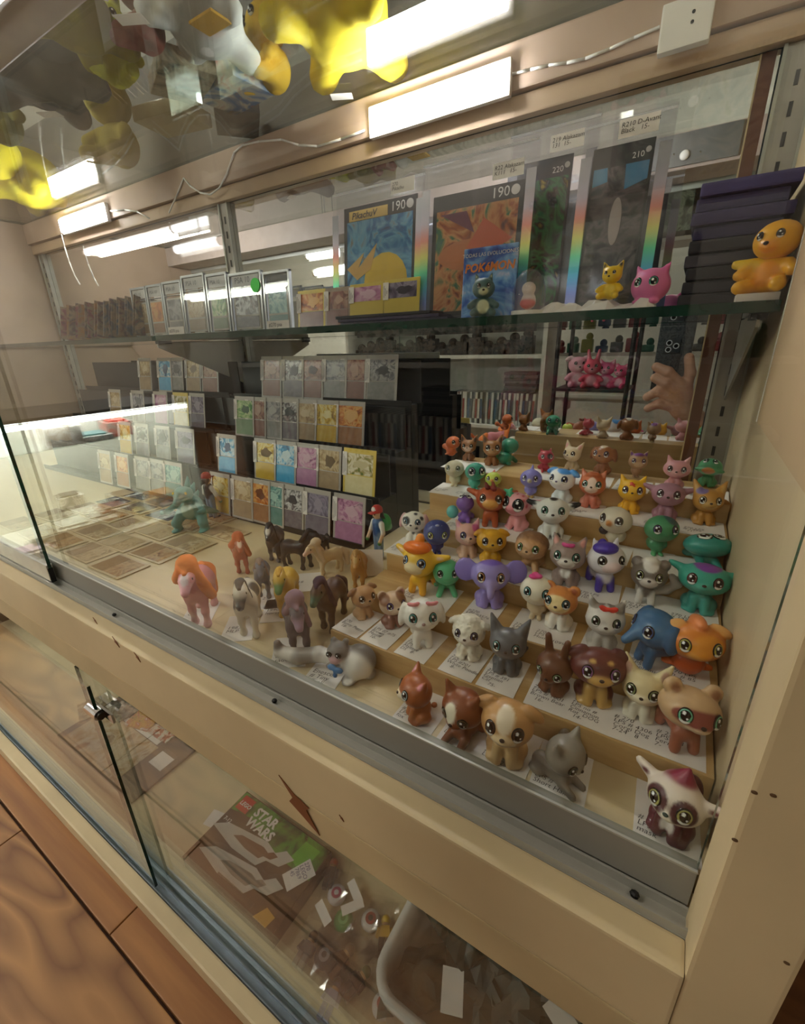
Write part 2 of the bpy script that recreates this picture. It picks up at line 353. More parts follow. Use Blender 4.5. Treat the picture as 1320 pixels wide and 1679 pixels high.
MB().rbox(XL, .047, .178, .30, zh, .3445, .002).build('header_board', mat('a8988c', .5, noise=.05), cab)
MB().box(XL, .047, .205, .2085, zh - .012, zh).build('header_track', ALU, cab)
tr = MB().box(XL, .047, .197, .223, -.3055, -.302)
for yy in (.1975, .2085, .2195): tr.box(XL, .047, yy, yy + .0016, -.302, -.2955)
tr.build('door_track', ALU, cab)
for px, py in ((205, 1000), (465, 1137), (1043, 1445)):
    p = PZ(px, py, -.300); MB().ell((p[0], .2045, -.2995), (.0028, .0024, .002), 8).build('track_screw', BLACK, cab)
# worn spots where the cream paint is gone
for i, (px, py, s) in enumerate([(490, 1322, 3.2), (190, 1053, .8), (225, 1078, .7), (156, 1018, .5), (560, 1342, .35)]):
    p = PY(px, py, .1776); random.seed(i); q = [(s * .004 * a, s * .004 * b) for a, b in ((-1.6, 1.9), (-.2, .9), (1.0, .5), (.7, .1), (1.7, -1.6), (.2, -.7), (-.9, -.1), (-.5, .5))]
    MB().prism(q, -.0003, .0003).build('paint_chip', mat('7c4a26', .7), cab, loc=(p[0], .1776, p[2]))
for px, py in ((1205, 1378), (1237, 1300), (1268, 1305), (1290, 1580)):
    p = PY(px, py, .1787); MB().ell((p[0], .1789, p[2]), (.0013, .0004, .0009), 6).build('paint_chip', mat('5c4326', .7), cab)
# lower compartment
LF = -.775
MB().box(XL, XR, .2003, .70, LF - .02, LF).build('lower_floor', mat('d9c8a2', .55, noise=.06, scale=8), cab)
MB().rbox(XL, .047, .142, .1625, FZ, -.797, .003).build('lower_sill', CREAM, cab)
MB().rbox(XL, .047, .187, .20, FZ, -.762, .002).build('lower_inner_sill', CREAM2, cab)
tr = MB().box(XL, .047, .1625, .187, -.806, -.802)
for yy in (.163, .174, .1855): tr.box(XL, .047, yy, yy + .0014, -.802, -.794)
tr.build('lower_track', mat('7f8b93', .4, .7), cab)
MB().box(XL, .047, .198, .21, -.398, -.39).build('lower_header_track', ALUD, cab)
# slotted shelf standards on the back
def standard(xc, wd, label):
    t = thing('shelf_standard', label, 'shelf standard', (xc, 0, 0)); MB().box(-wd / 2, wd / 2, .698, .7045, CF, .27).build('channel', STEEL, t)
    for s in (-1, 1): MB().box(s * wd / 2 - .0015, s * wd / 2 + .0015, .695, .7045, CF, .27).build('flange', ALU, t)
    me = MB().box(-.0018, .0018, .6972, .6981, -.0062, .0062).mesh('slot', BLACK); z = .2664 - .0254
    while z > CF + .02: link('slot', me, t, (0, 0, z)); z -= .0254
standard(.0395, .029, 'grey slotted steel shelf standard against the right cabinet wall'); standard(-.8445, .024, 'grey slotted steel shelf standard in the middle of the mirror'); standard(-1.66, .024, 'grey slotted steel shelf standard in the far left corner')
def bracket(x, label):
    t = thing('shelf_bracket', label, 'bracket', (x, 0, 0), group='shelf brackets')
    MB().prism([(.697, -.075), (.697, .0165), (.505, .0165), (.505, .006)], -.0012, .0012, M=Matrix.Rotation(math.pi / 2, 4, 'Z') @ Matrix.Diagonal((1, -1, 1, 1))).build('arm', STEEL, t)
    MB().box(-.006, .006, .505, .53, .012, .0172).build('rubber_pad', BLACK, t)
bracket(.0395, 'grey triangular shelf bracket under the right end of the glass shelf'); bracket(-.8445, 'grey triangular shelf bracket under the middle of the glass shelf')
# mirror
MIR = bpy.data.materials.new('mirror'); MIR.use_nodes = True; b = MIR.node_tree.nodes['Principled BSDF']; b.inputs['Metallic'].default_value = 1; b.inputs['Roughness'].default_value = 0.0
_n = node(MIR.node_tree, 'ShaderNodeTexNoise', i_Scale=3.0); _r = node(MIR.node_tree, 'ShaderNodeValToRGB'); _r.color_ramp.elements[0].color = (.80, .81, .80, 1); _r.color_ramp.elements[1].color = (.86, .86, .85, 1)
MIR.node_tree.links.new(_n.outputs[0], _r.inputs[0]); MIR.node_tree.links.new(_r.outputs[0], b.inputs['Base Color'])
tag(MB().box(XL + .01, .022, .705, .7105, CF, .2705).build('mirror', MIR), 'large mirror covering the back of the upper compartment', 'mirror')
x0, x1 = PY(1144, 620, .7035)[0], PY(1163, 620, .7035)[0]; MB().box(x0, x1, .7025, .7048, CF, .27).build('painted_reflection', mat('6a3f2a', .5, noise=.1, scale=20, stretch=(1, 1, .1)), cab); MB().box(x0 - .0015, x0, .7022, .7048, CF, .27).build('painted_reflection_edge', CREAM, cab)  # added strip and pale edge: the mirrored cabinet side put in as colour
# glass
def pane(name, label, x0, x1, y0, y1, z0, z1, axis):
    t = thing(name, label, 'glass door' if axis == 'y' else 'glass shelf', ((x0 + x1) / 2, (y0 + y1) / 2, z0)); a, b, c = (x1 - x0) / 2, (y1 - y0) / 2, z1 - z0
    mb = MB().box(-a, a, -b, b, 0, c)
    big = ((2, 4) if axis == 'y' else (0, 1)); mb.mi = [0 if i in big or (axis == 'y' and i < 2) else 1 for i in range(6)]; mb.build('pane', [GLASS, GEDGE], t); return t
xd = PY(76, 914.5, .203)[0]
t = pane('sliding_glass_door', 'right upper sliding glass door in front of the toy animals', xd - .05, .0465, .2125, .2165, -.276, zh - .002, 'y')
MB().box(-(.0965 - xd) / 2 + .002, (.0965 - xd) / 2, -.0036, .0036, -.0195, .0075).build('bottom_shoe', mat('8f8d84', .55, .25, noise=.06, scale=20, stretch=(.1, 1, 1)), t); MB().box(-(.0965 - xd) / 2 + .002, (.0965 - xd) / 2, -.0042, -.0026, .0075, .0088).build('shoe_lip', ALU, t)
t = pane('sliding_glass_door', 'left upper sliding glass door with exposed green edge', XL, xd, .2012, .2052, -.276, zh - .002, 'y')
L = (xd - XL) / 2; MB().box(-L, L - .001, -.0036, .0036, -.018, .006).build('bottom_shoe', mat('d3d3cb', .35, .6), t); MB().box(L - .012, L, -.003, .003, -.02, .001).build('roller', BLACK, t)
xv = PY(225, 1360, .1685)[0]
t = pane('sliding_glass_door', 'left lower sliding glass door with a chrome lock on its edge', XL, xv, .1665, .1705, -.80, -.40, 'y')
p = PY(183, 1187, .1685); L = (xv - XL) / 2
lk = MB().cyl((L - .02, 0, p[2] + .80), (L + .008, 0, p[2] + .80), .0075, n=14).build('lock', CHROME, t); MB().cyl((L + .006, 0, p[2] + .8), (L + .012, 0, p[2] + .8), .0055, n=12).build('lock_barrel', mat('3a3632', .3, .8), lk); MB().box(L - .02, L + .03, .004, .007, p[2] + .793, p[2] + .807).build('lock_ratchet', CHROME, lk)
pane('sliding_glass_door', 'right lower sliding glass door over the boxed toy', xv - .06, .046, .178, .182, -.80, -.40, 'y')
pane('glass_shelf', 'glass shelf with green front edge holding the jumbo cards', -.838, .0515, .5, .6945, .0175, .0265, 'z'); pane('glass_shelf', 'far left glass shelf holding booster packs and slabs', XL + .005, -.851, .5, .6945, .0175, .0265, 'z')
pane('glass_shelf', 'top glass shelf carrying the plush toys overhead', XL + .002, XR - .001, .24, .7, .3455, .3515, 'z')
# LED bars on the beam with their cords
def bar(x0, x1, label):
    t = thing('led_light_bar', label, 'lamp', ((x0 + x1) / 2, .678, .293), group='light bars on the beam'); L = (x1 - x0) / 2
    MB().rbox(-L - .006, L + .006, -.004, .005, -.004, .034, .002).build('housing', mat('d9cfc4', .5), t)
    MB().rbox(-L, L, -.0105, -.0035, .0, .028, .003).build('diffuser', emitter((1.0, .97, 1.0), P_TUBE), t)
bar(-.463, -.259, 'bright white light bar on the beam above the jumbo cards'); bar(-1.445, -1.232, 'bright white light bar on the beam at the far left')
def cord(label, pts, y=.6815):
    tag(MB().tube([tuple(PY(a, b, y)) for a, b in pts], .0016).build('cord', WHITE, smooth=True), label, 'cord')
cord('white cord looping along the beam left of the near light bar', [(598, 214), (560, 228), (520, 240), (490, 238), (462, 229), (425, 232), (398, 238), (384, 250), (372, 285), (360, 308), (345, 319), (328, 316), (312, 305), (301, 292), (292, 315), (277, 349)])
cord('white cord running right from the near light bar to the wall box', [(838, 122), (870, 114), (900, 107), (930, 103), (960, 96), (1000, 80), (1040, 62), (1082, 44)])
cord('white cord hanging below the far left light bar', [(101, 384), (106, 405), (114, 430), (123, 452), (131, 466)])
cord('white cord running right from the far left light bar', [(181, 346), (205, 344), (225, 347), (245, 358)])
t = thing('outlet_box', 'white outlet box with two dark holes on the beam', 'outlet', (-.066, .6715, .283)); MB().rbox(-.0235, .0235, 0, .011, 0, .04, .002).build('cover', WHITE, t)
for z in (.018, .026): MB().cyl((.006, -.0006, z), (.006, .001, z), .0016, n=10).build('hole', BLACK, t)
# bamboo steps
STEPS = {'A': (.23, CF), 'B': (.2715, -.26), 'C': (.322, -.24), 'D': (.373, -.22), 'E': (.424, -.20), 'F': (.475, -.178), 'G': (.525, -.158)}
BAM = wood('cfae7a', 'b38d55', (3, 60, 60), .45, key='bam')
lab = ['lowest', 'second lowest', 'third', 'fourth', 'fifth', 'topmost']
ks = 'BCDEFG'
for i, k in enumerate(ks):
    y0, z = STEPS[k]; y1 = STEPS[ks[i + 1]][0] - .0006 if i < 5 else .60
    tag(MB().rbox(-.26 - .002 * (i % 2), XR - .001, y0, y1, CF + .0002, z, .0012).build('wooden_step', BAM), '%s wooden step of the riser under the toy animals' % lab[i], 'step', 'wooden riser steps')
# ================================================================== BIG-HEADED TOY ANIMALS
TOY = vcol(.38, .15)
def ears(k, m, e):
    if k == 'cat': return sym(('c', (.23, .02, .2), (.35, .03, .47), .14, .03, m)), sym(('e', (.305, -.08, .36), (.075, .07, .12), e))
    if k == 'fox': return sym(('c', (.24, .02, .2), (.42, .05, .6), .17, .03, m)), sym(('e', (.34, -.1, .4), (.09, .08, .17), e))
    if k == 'dog': return sym(('e', (.4, .05, .02), (.09, .16, .26), e, (0, -14, 0))), []
    if k == 'fold': return sym(('e', (.36, .0, .24), (.19, .11, .09), e, (0, 28, 0))), []
    if k == 'bear': return sym(('e', (.29, .03, .28), (.14, .08, .14), m)), sym(('e', (.29, -.06, .29), (.08, .05, .08), e))
    if k == 'bunny': return sym(('c', (.15, .06, .25), (.22, .12, .68), .1, .07, m)), sym(('e', (.2, .02, .5), (.05, .06, .2), e))
    if k == 'eleph': return sym(('e', (.54, .08, .08), (.26, .06, .27), e, (0, 0, 12))), []
    if k == 'horse': return sym(('c', (.2, .06, .26), (.26, .08, .46), .09, .02, m)), sym(('e', (.24, -.02, .38), (.04, .05, .07), e))
    if k == 'side': return sym(('c', (.33, .04, .1), (.62, .08, .2), .11, .06, m)), sym(('e', (.52, -.06, .16), (.12, .06, .06), e))
    return [], []
def body(k, b, l):
    neck = [('c', (0, .04, .3), (0, .03, .5), .12, .14, b)]
    if k == 'sit': return neck + [('e', (0, .08, .22), (.2, .2, .23), b)] + sym(('c', (.09, -.08, .28), (.1, -.15, .05), .085, .075, l), ('e', (.19, .08, .12), (.11, .16, .12), b), ('e', (.2, -.08, .045), (.075, .11, .05), l))
    if k == 'stand': return neck + [('c', (0, -.04, .31), (0, .32, .3), .16, .17, b)] + sym(('c', (.1, -.1, .28), (.12, -.14, .05), .08, .075, l), ('c', (.12, .34, .26), (.13, .36, .05), .09, .075, l))
    if k == 'lie': return neck + [('c', (0, -.02, .16), (0, .42, .15), .17, .16, b)] + sym(('c', (.13, -.1, .14), (.15, -.34, .06), .08, .065, l), ('e', (.18, .38, .09), (.1, .16, .09), b))
    if k == 'bird': return neck + [('e', (0, .08, .25), (.17, .2, .2), b), ('e', (0, .32, .26), (.08, .16, .05), b, (-18, 0, 0))] + sym(('e', (.16, .1, .26), (.05, .16, .12), b), ('c', (.07, .02, .12), (.07, 0, .04), .03, .03, l), ('e', (.08, -.05, .03), (.065, .11, .03), l))
    if k == 'shell': return [('e', (0, .3, .24), (.3, .3, .24), b)] + neck + sym(('c', (.14, -.04, .2), (.22, -.2, .05), .09, .08, l), ('e', (.26, .4, .06), (.09, .12, .06), l))
    if k == 'fish': return [('e', (0, .1, .24), (.24, .26, .24), b), ('c', (0, .3, .25), (0, .58, .4), .06, .14, l)] + sym(('e', (.26, .1, .14), (.12, .08, .05), l))
    return neck
def tail(k, c, c2):
    if k == 'cat': return [('c', (0, .26, .1), (.22, .42, .12), .06, .055, c), ('c', (.22, .42, .12), (.34, .38, .34), .055, .045, c2)]
    if k == 'bushy': return [('e', (.04, .38, .24), (.11, .16, .22), c), ('e', (.06, .42, .52), (.15, .17, .24), c2)]
    if k == 'curl': return [('c', (.05, .3, .1), (.42, .42, .16), .09, .1, c), ('c', (.42, .42, .16), (.58, .32, .42), .1, .11, c2), ('c', (.58, .32, .42), (.46, .28, .58), .11, .07, c2)]
    if k == 'stub': return [('e', (0, .34, .22), (.06, .07, .06), c)]
    return []
def pet(name, label, row, feet, top, turn, m, s=None, e=None, b=None, l=None, iris='3f7f78', ear='cat', bod='sit', tl=None, t2=None, nose='3a2a26', hr=(.40, .36, .34), pitch=-14, beak=None, paints=(), hpr=(), bpaint=(), muz=1, roll=0, esz=(.1, .122), eaz=34, hz=.67, extra=None, hy=-.03, eel=2, bumpy=0, cat='toy'):
    s = s or m; e = e or s; b = b or m; l = l or b
    yf, z = STEPS[row]
    p = PZ(feet[0], feet[1], z + .0006); yn = {'A': .262, 'B': .322, 'C': .373, 'D': .424, 'E': .475, 'F': .525, 'G': .60}[row]; p[1] = min(max(p[1], yf + .012), yn - .0105)
    h = .03
    while proj(p + np.array([0, 0, h]))[1] > top and h < .053: h += .0004
    if h > .047: h = .047 + (h - .047) * .6
    p[0] = min(p[0], XR - .42 * h)
    th = math.atan2(-p[0], p[1]) + math.radians(turn)
    ep, epaint = ears(ear, m, e)
    hp = [('e', (0, 0, 0), hr, m)] + list(ep) + list(hpr)
    if muz: hp.append(('e', (0, -hr[1] * .82, -.11), (.16 * muz, .11 * muz, .1 * muz), s))
    if beak: hp.append(('c', (0, -hr[1] * .85, -.07), (0, -hr[1] * 1.3, -.11), .085, .03, beak))
    pn = list(epaint) + ([('e', (0, -hr[1], -.17), (.22, .2, .14), s)] if muz and s != m else []) + list(paints)
    hm = blob(hp, pn, .034, .05, 'head', TOY, bumpy); R = Euler((math.radians(pitch), math.radians(roll), 0))
    tp = hz + hm['top'] * .9; sc = h / tp
    root = thing(name, label, cat, p, th, 'big-headed toy animals on the riser', sc)
    bp = body(bod, b, l); bm = blob(bp, bpaint, .034, .045, 'body', TOY, bumpy); link('body', bm, root)
    if tl: link('tail', blob(tail(tl, t2 or b, t2 or b), (), .034, .05, 'tail', TOY, bumpy), root)
    hd = link('head', hm, root, (0, hy, hz), R, .9)
    for sx in (-1, 1):
        a = math.radians(eaz) * sx; el = math.radians(eel); d = np.array([math.sin(a) * math.cos(el), -math.cos(a) * math.cos(el), math.sin(el)])
        t = 1 / np.sqrt(((d / np.array(hr)) ** 2).sum()); q = d * t; nrm = q / np.array(hr) ** 2; nrm /= np.linalg.norm(nrm)
        zr = math.atan2(nrm[0], -nrm[1]); xr = -math.asin(nrm[2])
        o = link('eye', eye_mesh(iris), hd, q - nrm * .012, (xr, 0, zr), (esz[0], .034, esz[1]))
    if nose and muz: MB().ell((0, -hr[1] * .82 - .105 * muz, -.075), (.042, .03, .03), 8).build('nose', mat(nose, .3), hd, True)
    for nm, prims, pc in (extra or []):
        link(nm, blob(prims, pc, .026, .03, nm, TOY), hd)
    FIG.append((row, p, name, label)); return root
FIG = []
def bow(c, x=0, y=-.2, z=.33, k=1.0):
    return ('bow', [('e', (x - .1 * k, y, z), (.1 * k, .04, .065 * k), c, (0, 25, 0)), ('e', (x + .1 * k, y, z), (.1 * k, .04, .065 * k), c, (0, -25, 0)), ('e', (x, y - .02, z), (.045, .04, .045), c)], ())
W = 'efeae0'
# ---- on the cabinet floor
pet('toy_fox', 'orange brown toy fox in profile with pink ear on the cabinet floor', 'A', (672, 1192), 1101, -78, 'a85a2b', s='e6cfae', e='d98a95', b='b0642f', iris='9fb7bd', tl='stub', paints=[('e', (0, -.36, -.16), (.3, .2, .14), 'ead9bd')])
pet('toy_cat', 'chocolate brown toy cat with white face blaze sprawled on the cabinet floor', 'A', (757, 1213), 1106, -35, '8a4a28', s='8a4a28', e='7a3f22', b='7d4325', iris='6b5c3c', bod='lie', pitch=10, paints=[('e', (-.05, -.33, .12), (.13, .2, .2), 'f1e9d2')], tl='cat')
pet('toy_dog', 'golden tan toy dog with white forehead on the cabinet floor', 'A', (826, 1245), 1141, -8, 'c9985f', s='e8d2a8', e='b98a55', b='d5a971', l='dcb985', iris='4b2b20', ear='fold', bod='sit', paints=[('e', (0, -.3, .2), (.13, .25, .22), 'f0e0c4')])
pet('toy_cat', 'grey short haired toy cat facing right on the cabinet floor', 'A', (915, 1292), 1203, 62, '8f887c', s='9a9284', e='857c70', b='81796d', iris='54634a', bod='lie', pitch=4, tl='curl', muz=.7)
pet('toy_lemur', 'maroon and white toy lemur with pointed pink cap nearest the corner post', 'A', (1128, 1392), 1245, -10, 'e3d5c6', s='eadfce', e='6a2b34', b='5a2530', l='5f2a33', iris='b5b06a', ear='side', nose='20403c', esz=(.115, .135), tl='bushy', t2='57222c', paints=sym(('e', (.2, -.3, .02), (.19, .2, .2), '4e222a')), hpr=[('c', (0, .05, .25), (.05, .02, .56), .24, .02, '8c2440')], bpaint=[('e', (0, -.2, .28), (.09, .1, .14), 'e6ddd6')])
# ---- lowest step
pet('toy_dog', 'tan toy puppy with brown ears at the left end of the lowest step', 'B', (597, 1010), 961, 28, 'b98c60', s='c9a37a', e='8f6340', b='c59c72', iris='7b5a3c', ear='fold', bod='sit')
pet('toy_dog', 'cream toy puppy with brown patches and pink lined ear on the lowest step', 'B', (645, 1024), 967, 22, 'd6b79a', s='e4cdb4', e='b4727a', b='7d5145', l='8f6255', iris='6e5cae', ear='bear', paints=[('e', (.2, -.2, .2), (.17, .25, .2), '8a5d45'), ('e', (-.28, -.1, .2), (.15, .25, .2), '8f6349')])
pet('toy_dog', 'white long haired toy dog with two pink bows and teal eyes', 'B', (692, 1054), 983, 5, 'eeeae0', e='e3ded2', iris='2aa7a2', ear='dog', bod='stand', bumpy=.012, extra=[bow('f0959c', -.18, -.22, .3, .7), bow('f0959c', .2, -.22, .3, .7)], tl='bushy', nose='b08f8a')
pet('toy_dog', 'curly white toy poodle with violet eyes on the lowest step', 'B', (768, 1075), 1009, -14, 'ece6d6', s='f0e8dc', e='e6dfce', iris='6c6a8f', ear='fold', bumpy=.03, nose='5c4038', hpr=[('e', (0, .02, .28), (.28, .24, .16), 'ece6d6')])
pet('toy_cat', 'dark grey toy cat with teal eyes and long curled tail on the lowest step', 'B', (830, 1098), 1004, -6, '65666a', s='65666a', e='4b4a4d', b='5f6164', iris='3f8f93', ear='fox', tl='cat', muz=.6)
pet('toy_bear', 'chocolate brown toy bear looking down with green eyes on the lowest step', 'B', (906, 1130), 1042, -22, '6b422b', s='6b422b', e='5b3522', iris='8fae7d', ear='bunny', pitch=8, hz=.6)
pet('toy_dog', 'maroon toy rottweiler with tan eyebrows and tan paws on the lowest step', 'B', (972, 1146), 1062, 12, '67302c', s='cfa45e', e='5a2826', l='c9a25e', b='63302b', iris='8a5a94', ear='fold', hr=(.46, .36, .32), paints=sym(('e', (.15, -.33, .2), (.07, .1, .045), 'd3a85f')), muz=1.1)
pet('toy_dog', 'cream toy corgi with tall ears and white legs on the lowest step', 'B', (1046, 1172), 1085, 0, 'd8c79b', s='e9ddbf', e='b8927c', b='cfc3a4', l='dcd6c4', iris='7d8a5a', ear='fox', esz=(.115, .13))
pet('toy_ferret', 'beige toy ferret with rust mask turned right on the lowest step', 'B', (1128, 1224), 1117, 30, 'c8a57c', s='d8bfa0', e='9a6a4b', b='a05f48', iris='6fc09a', ear='bear', bod='stand', paints=[('e', (0, -.3, 0), (.4, .2, .14), '8d463c')], hr=(.42, .4, .3), roll=10)
# ---- second step
pet('toy_giraffe', 'yellow toy giraffe with bright orange mane on the second step', 'C', (690, 968), 886, -30, 'efc02e', s='e9d6a8', e='e9c39b', b='eebb2c', l='f0b030', iris='7aa7d8', ear='side', bod='stand', muz=1.25, nose=None, hr=(.36, .34, .34), extra=[('mane', [('e', (-.05, -.1, .3), (.3, .28, .14), 'f27a1f'), ('e', (-.05, .0, .46), (.1, .1, .14), 'f5921e'), ('c', (0, .25, .25), (0, .3, -.1), .12, .08, 'f27a1f')], ())])
pet('toy_turtle', 'mint green toy turtle with smooth round head on the second step', 'C', (732, 972), 918, 4, '58c28c', b='3fa974', l='5fc893', iris='2f6a58', ear='none', bod='shell', hr=(.42, .38, .4), muz=.9, nose=None)
pet('toy_elephant', 'lavender toy elephant with wide purple rimmed ears on the second step', 'C', (802, 990), 919, 2, '9d8fd6', s='a99bdd', e='8f7fcf', b='9a8ad2', iris='c98a5a', ear='eleph', nose=None, hpr=[('c', (0, -.32, -.12), (0, -.46, -.34), .1, .07, '9d8fd6')], paints=[('e', (0, .1, .32), (.3, .4, .1), '7a5fc8')])
pet('toy_bird', 'white toy bird with magenta flower on its head on the second step', 'C', (878, 1012), 946, -4, 'ece4d0', s='eadfc6', e='2e2a2a', b='dcc7a4', iris='4f9aa0', ear='none', bod='bird', extra=[('flower', [('e', (-.12, -.12, .34), (.11, .1, .06), 'e23a8d'), ('e', (-.02, -.1, .36), (.1, .09, .06), 'ec5aa4'), ('e', (-.08, -.02, .37), (.09, .09, .06), 'e23a8d')], ())], muz=.7, nose=None)
pet('toy_cat', 'orange and cream toy cat with fluffy white feet on the second step', 'C', (914, 1026), 958, -12, 'd98a48', s='f0cf95', e='a5552c', b='eadcc6', l='f2ede4', iris='2f6f7a', ear='bear', paints=[('e', (0, -.34, -.05), (.33, .2, .24), 'f2d79c')], bumpy=.012)
pet('toy_cat', 'white and grey toy cat with red bow on its forehead on the second step', 'C', (985, 1060), 982, 6, 'd7d2cc', s='e6e2dc', e='8a7f77', b='b3ada6', l='c9c4bd', iris='54705a', ear='cat', extra=[bow('e8402e', .02, -.24, .3, 1.0)], paints=[('e', (.2, .05, .3), (.2, .3, .16), '8f857c'), ('e', (-.2, .1, .32), (.18, .3, .14), '8f857c')], tl='cat', t2='8f857c', bumpy=.01)
pet('toy_elephant', 'steel blue toy elephant turned left on the second step', 'C', (1066, 1086), 1004, -50, '3f6a95', s='4b78a4', e='3a628c', iris='4a5f9a', ear='dog', nose=None, hpr=[('c', (0, -.3, -.1), (0, -.48, -.3), .12, .08, '4b78a4')], bod='stand')
pet('toy_fish', 'bright orange toy fish with yellow fins beside the wall on the second step', 'C', (1146, 1112), 996, 18, 'd9822f', s='e5a24e', e='eab06a', b='cf5a26', l='dd6a32', iris='b9b24a', ear='fold', bod='fish', nose=None, hr=(.44, .42, .32), paints=[('e', (.1, -.3, .02), (.28, .25, .2), 'e0922f')], hpr=[('e', (0, .0, .34), (.12, .3, .12), 'e58a52')])
# ---- third step
pet('toy_dog', 'white toy dalmatian with black spots and pink ear on the third step', 'D', (681, 888), 839, -16, W, e='d8a5a5', iris='6a9ab0', ear='dog', paints=[('e', q, (.07, .07, .07), '1c1a1a') for q in ((.1, -.2, .3), (.3, -.18, .15), (-.2, -.05, .32), (.05, .05, .34), (-.3, -.22, .1), (.28, .1, .2), (.18, -.3, -.2))] + [('e', (-.18, -.3, .04), (.14, .2, .15), '1c1a1a')], bpaint=[('e', q, (.05, .05, .05), '1c1a1a') for q in ((.12, -.1, .25), (-.1, -.12, .2), (.2, .05, .1), (-.2, 0, .15), (0, -.1, .34))])
pet('toy_bird', 'navy blue toy bird with pale emblem on its brow on the third step', 'D', (716, 907), 853, 4, '2b3a86', b='27357c', l='27357c', iris='c4d86a', ear='none', bod='bird', muz=.5, nose=None, hr=(.42, .38, .4), eel=-8, extra=[('emblem', [('e', (0, -.3, .25), (.07, .03, .055), 'b9c4ea', (30, 0, 0)), ('c', (-.16, -.27, .24), (-.1, -.29, .26), .014, .012, 'b9c4ea'), ('c', (.1, -.29, .26), (.16, -.27, .24), .012, .014, 'b9c4ea')], ())])
pet('toy_cat', 'rose pink toy cat with magenta brow markings on the third step', 'D', (766, 911), 851, 12, 'd9a59a', s='e6bfae', e='e59fb5', b='e3bca2', iris='4b3f8c', ear='cat', paints=[('e', (.22, -.22, .22), (.14, .2, .16), 'd2679a')])
pet('toy_dog', 'mustard yellow toy dog with square floppy ears on the third step', 'D', (804, 922), 867, 6, 'd9a020', s='e0ae36', e='cf9018', b='dba626', iris='6b4020', ear='fold', hr=(.44, .36, .34), bumpy=.012)
pet('toy_hedgehog', 'brown toy hedgehog with green eyes lying on the third step', 'D', (868, 935), 872, -16, 'c9996a', s='d8ae82', e='8a5a3a', b='b0875a', l='c49a6c', iris='6f9a4a', ear='none', bod='shell', bumpy=.022, hr=(.44, .38, .34), hpr=[('e', (0, .1, .12), (.46, .38, .34), '8d6446')], muz=.8)
pet('toy_cat', 'taupe toy tabby cat with pink bow and white chest on the third step', 'D', (926, 955), 875, -4, 'a08a82', s='ece6e0', e='d99a90', b='9a8680', iris='4a8a78', ear='cat', extra=[bow('e0559a', 0, -.26, .28, .8)], bpaint=[('e', (0, -.14, .32), (.1, .12, .14), 'f0ece8')], bumpy=.012)
pet('toy_pony', 'white toy pony with violet mane and hooves on the third step', 'D', (986, 964), 881, 24, 'e2dce2', s='e6cfd0', e='cfc6d6', b='ddd8e0', l='4c3aa0', iris='6a5a4a', ear='horse', bod='stand', tl='bushy', t2='4a2f9c', muz=1.2, nose=None, extra=[('mane', [('e', (-.08, -.14, .27), (.26, .26, .14), '4a34a8'), ('e', (0, .22, .12), (.14, .2, .3), '4a34a8')], ())])
pet('toy_skunk', 'grey brown toy skunk with white crest and striped curled tail', 'D', (1056, 985), 914, 4, '6e625a', s='d8cfc8', e='857a72', b='5f544d', l='dcd6d0', iris='8a8a52', ear='bear', bod='stand', tl='curl', t2='bdb4aa', paints=[('e', (0, -.2, .3), (.17, .4, .2), 'd9d3cc')], hpr=[('e', (0, -.02, .33), (.18, .2, .13), 'd6d0c8')])
pet('toy_cat', 'teal toy cat with purple forehead beside the wall on the third step', 'D', (1146, 1000), 926, 4, '2f9f8c', s='4fae9c', e='2f9f8c', b='3c9a90', iris='6a3a34', ear='side', paints=[('e', (.02, .0, .3), (.26, .42, .16), '7a3f9a')], hr=(.46, .38, .32), muz=.8)
# ---- fourth step
pet('toy_snail', 'purple toy snail with stalk eyes and teal shell on the fourth step', 'E', (762, 856), 812, -6, '7a4fa5', b='7d4db0', iris='a9a4c0', ear='none', bod='lie', hr=(.32, .3, .3), muz=.6, nose=None, eel=58, eaz=48, esz=(.12, .12), extra=[('shell', [('e', (-.45, .1, -.35), (.22, .16, .24), '5fb7b0')], ()), ('smile', [('c', (-.12, -.29, -.06), (.12, -.29, -.06), .012, .012, '5a3580')], ())])
pet('toy_deer', 'rust orange toy deer with dark red forelock on the fourth step', 'E', (804, 860), 797, -4, 'b5542a', s='e3a855', e='c9683a', b='b2562a', iris='6a3f2a', ear='side', bod='stand', muz=1.2, nose=None, extra=[('forelock', [('c', (-.1, -.22, .3), (-.16, -.1, .4), .07, .04, '7a2420'), ('c', (.06, -.24, .28), (.02, -.08, .42), .08, .04, '8a2a22')], ())])
pet('toy_pig', 'pink toy pig with strawberry leaves and red seeds on the fourth step', 'E', (846, 866), 808, -30, 'eaa7ac', s='e58a94', e='e58a94', b='e8a0a4', iris='3a3a3c', ear='side', esz=(.16, .19), paints=[('e', q, (.03, .05, .06), 'c8324a') for q in ((.05, -.15, .31), (.2, -.1, .27), (.12, .05, .33), (.28, -.2, .15), (.3, .02, .2), (.22, .18, .25), (.36, -.12, .02))], nose=None, extra=[('leaf_tuft', [('e', (-.18, -.2, .3), (.2, .06, .05), '3fb38a', (0, 20, 30)), ('e', (-.2, -.2, .3), (.06, .06, .18), '4fc299', (10, 30, 0)), ('e', (-.16, -.24, .26), (.05, .06, .16), '3fb38a', (0, -40, 0))], ())])
pet('toy_cat', 'white toy cat with black ears and black forehead mark on the fourth step', 'E', (902, 880), 816, 2, 'e6e6e2', e='1d1c1d', b='e2e2de', l='e8e8e4', iris='6aa08a', ear='side', paints=[('e', (0, -.12, .33), (.1, .12, .1), '1d1b1b')] + sym(('e', (.55, .06, .18), (.16, .09, .12), '242223')), bpaint=[('e', (.14, -.16, .1), (.09, .1, .08), '1d1b1b')])
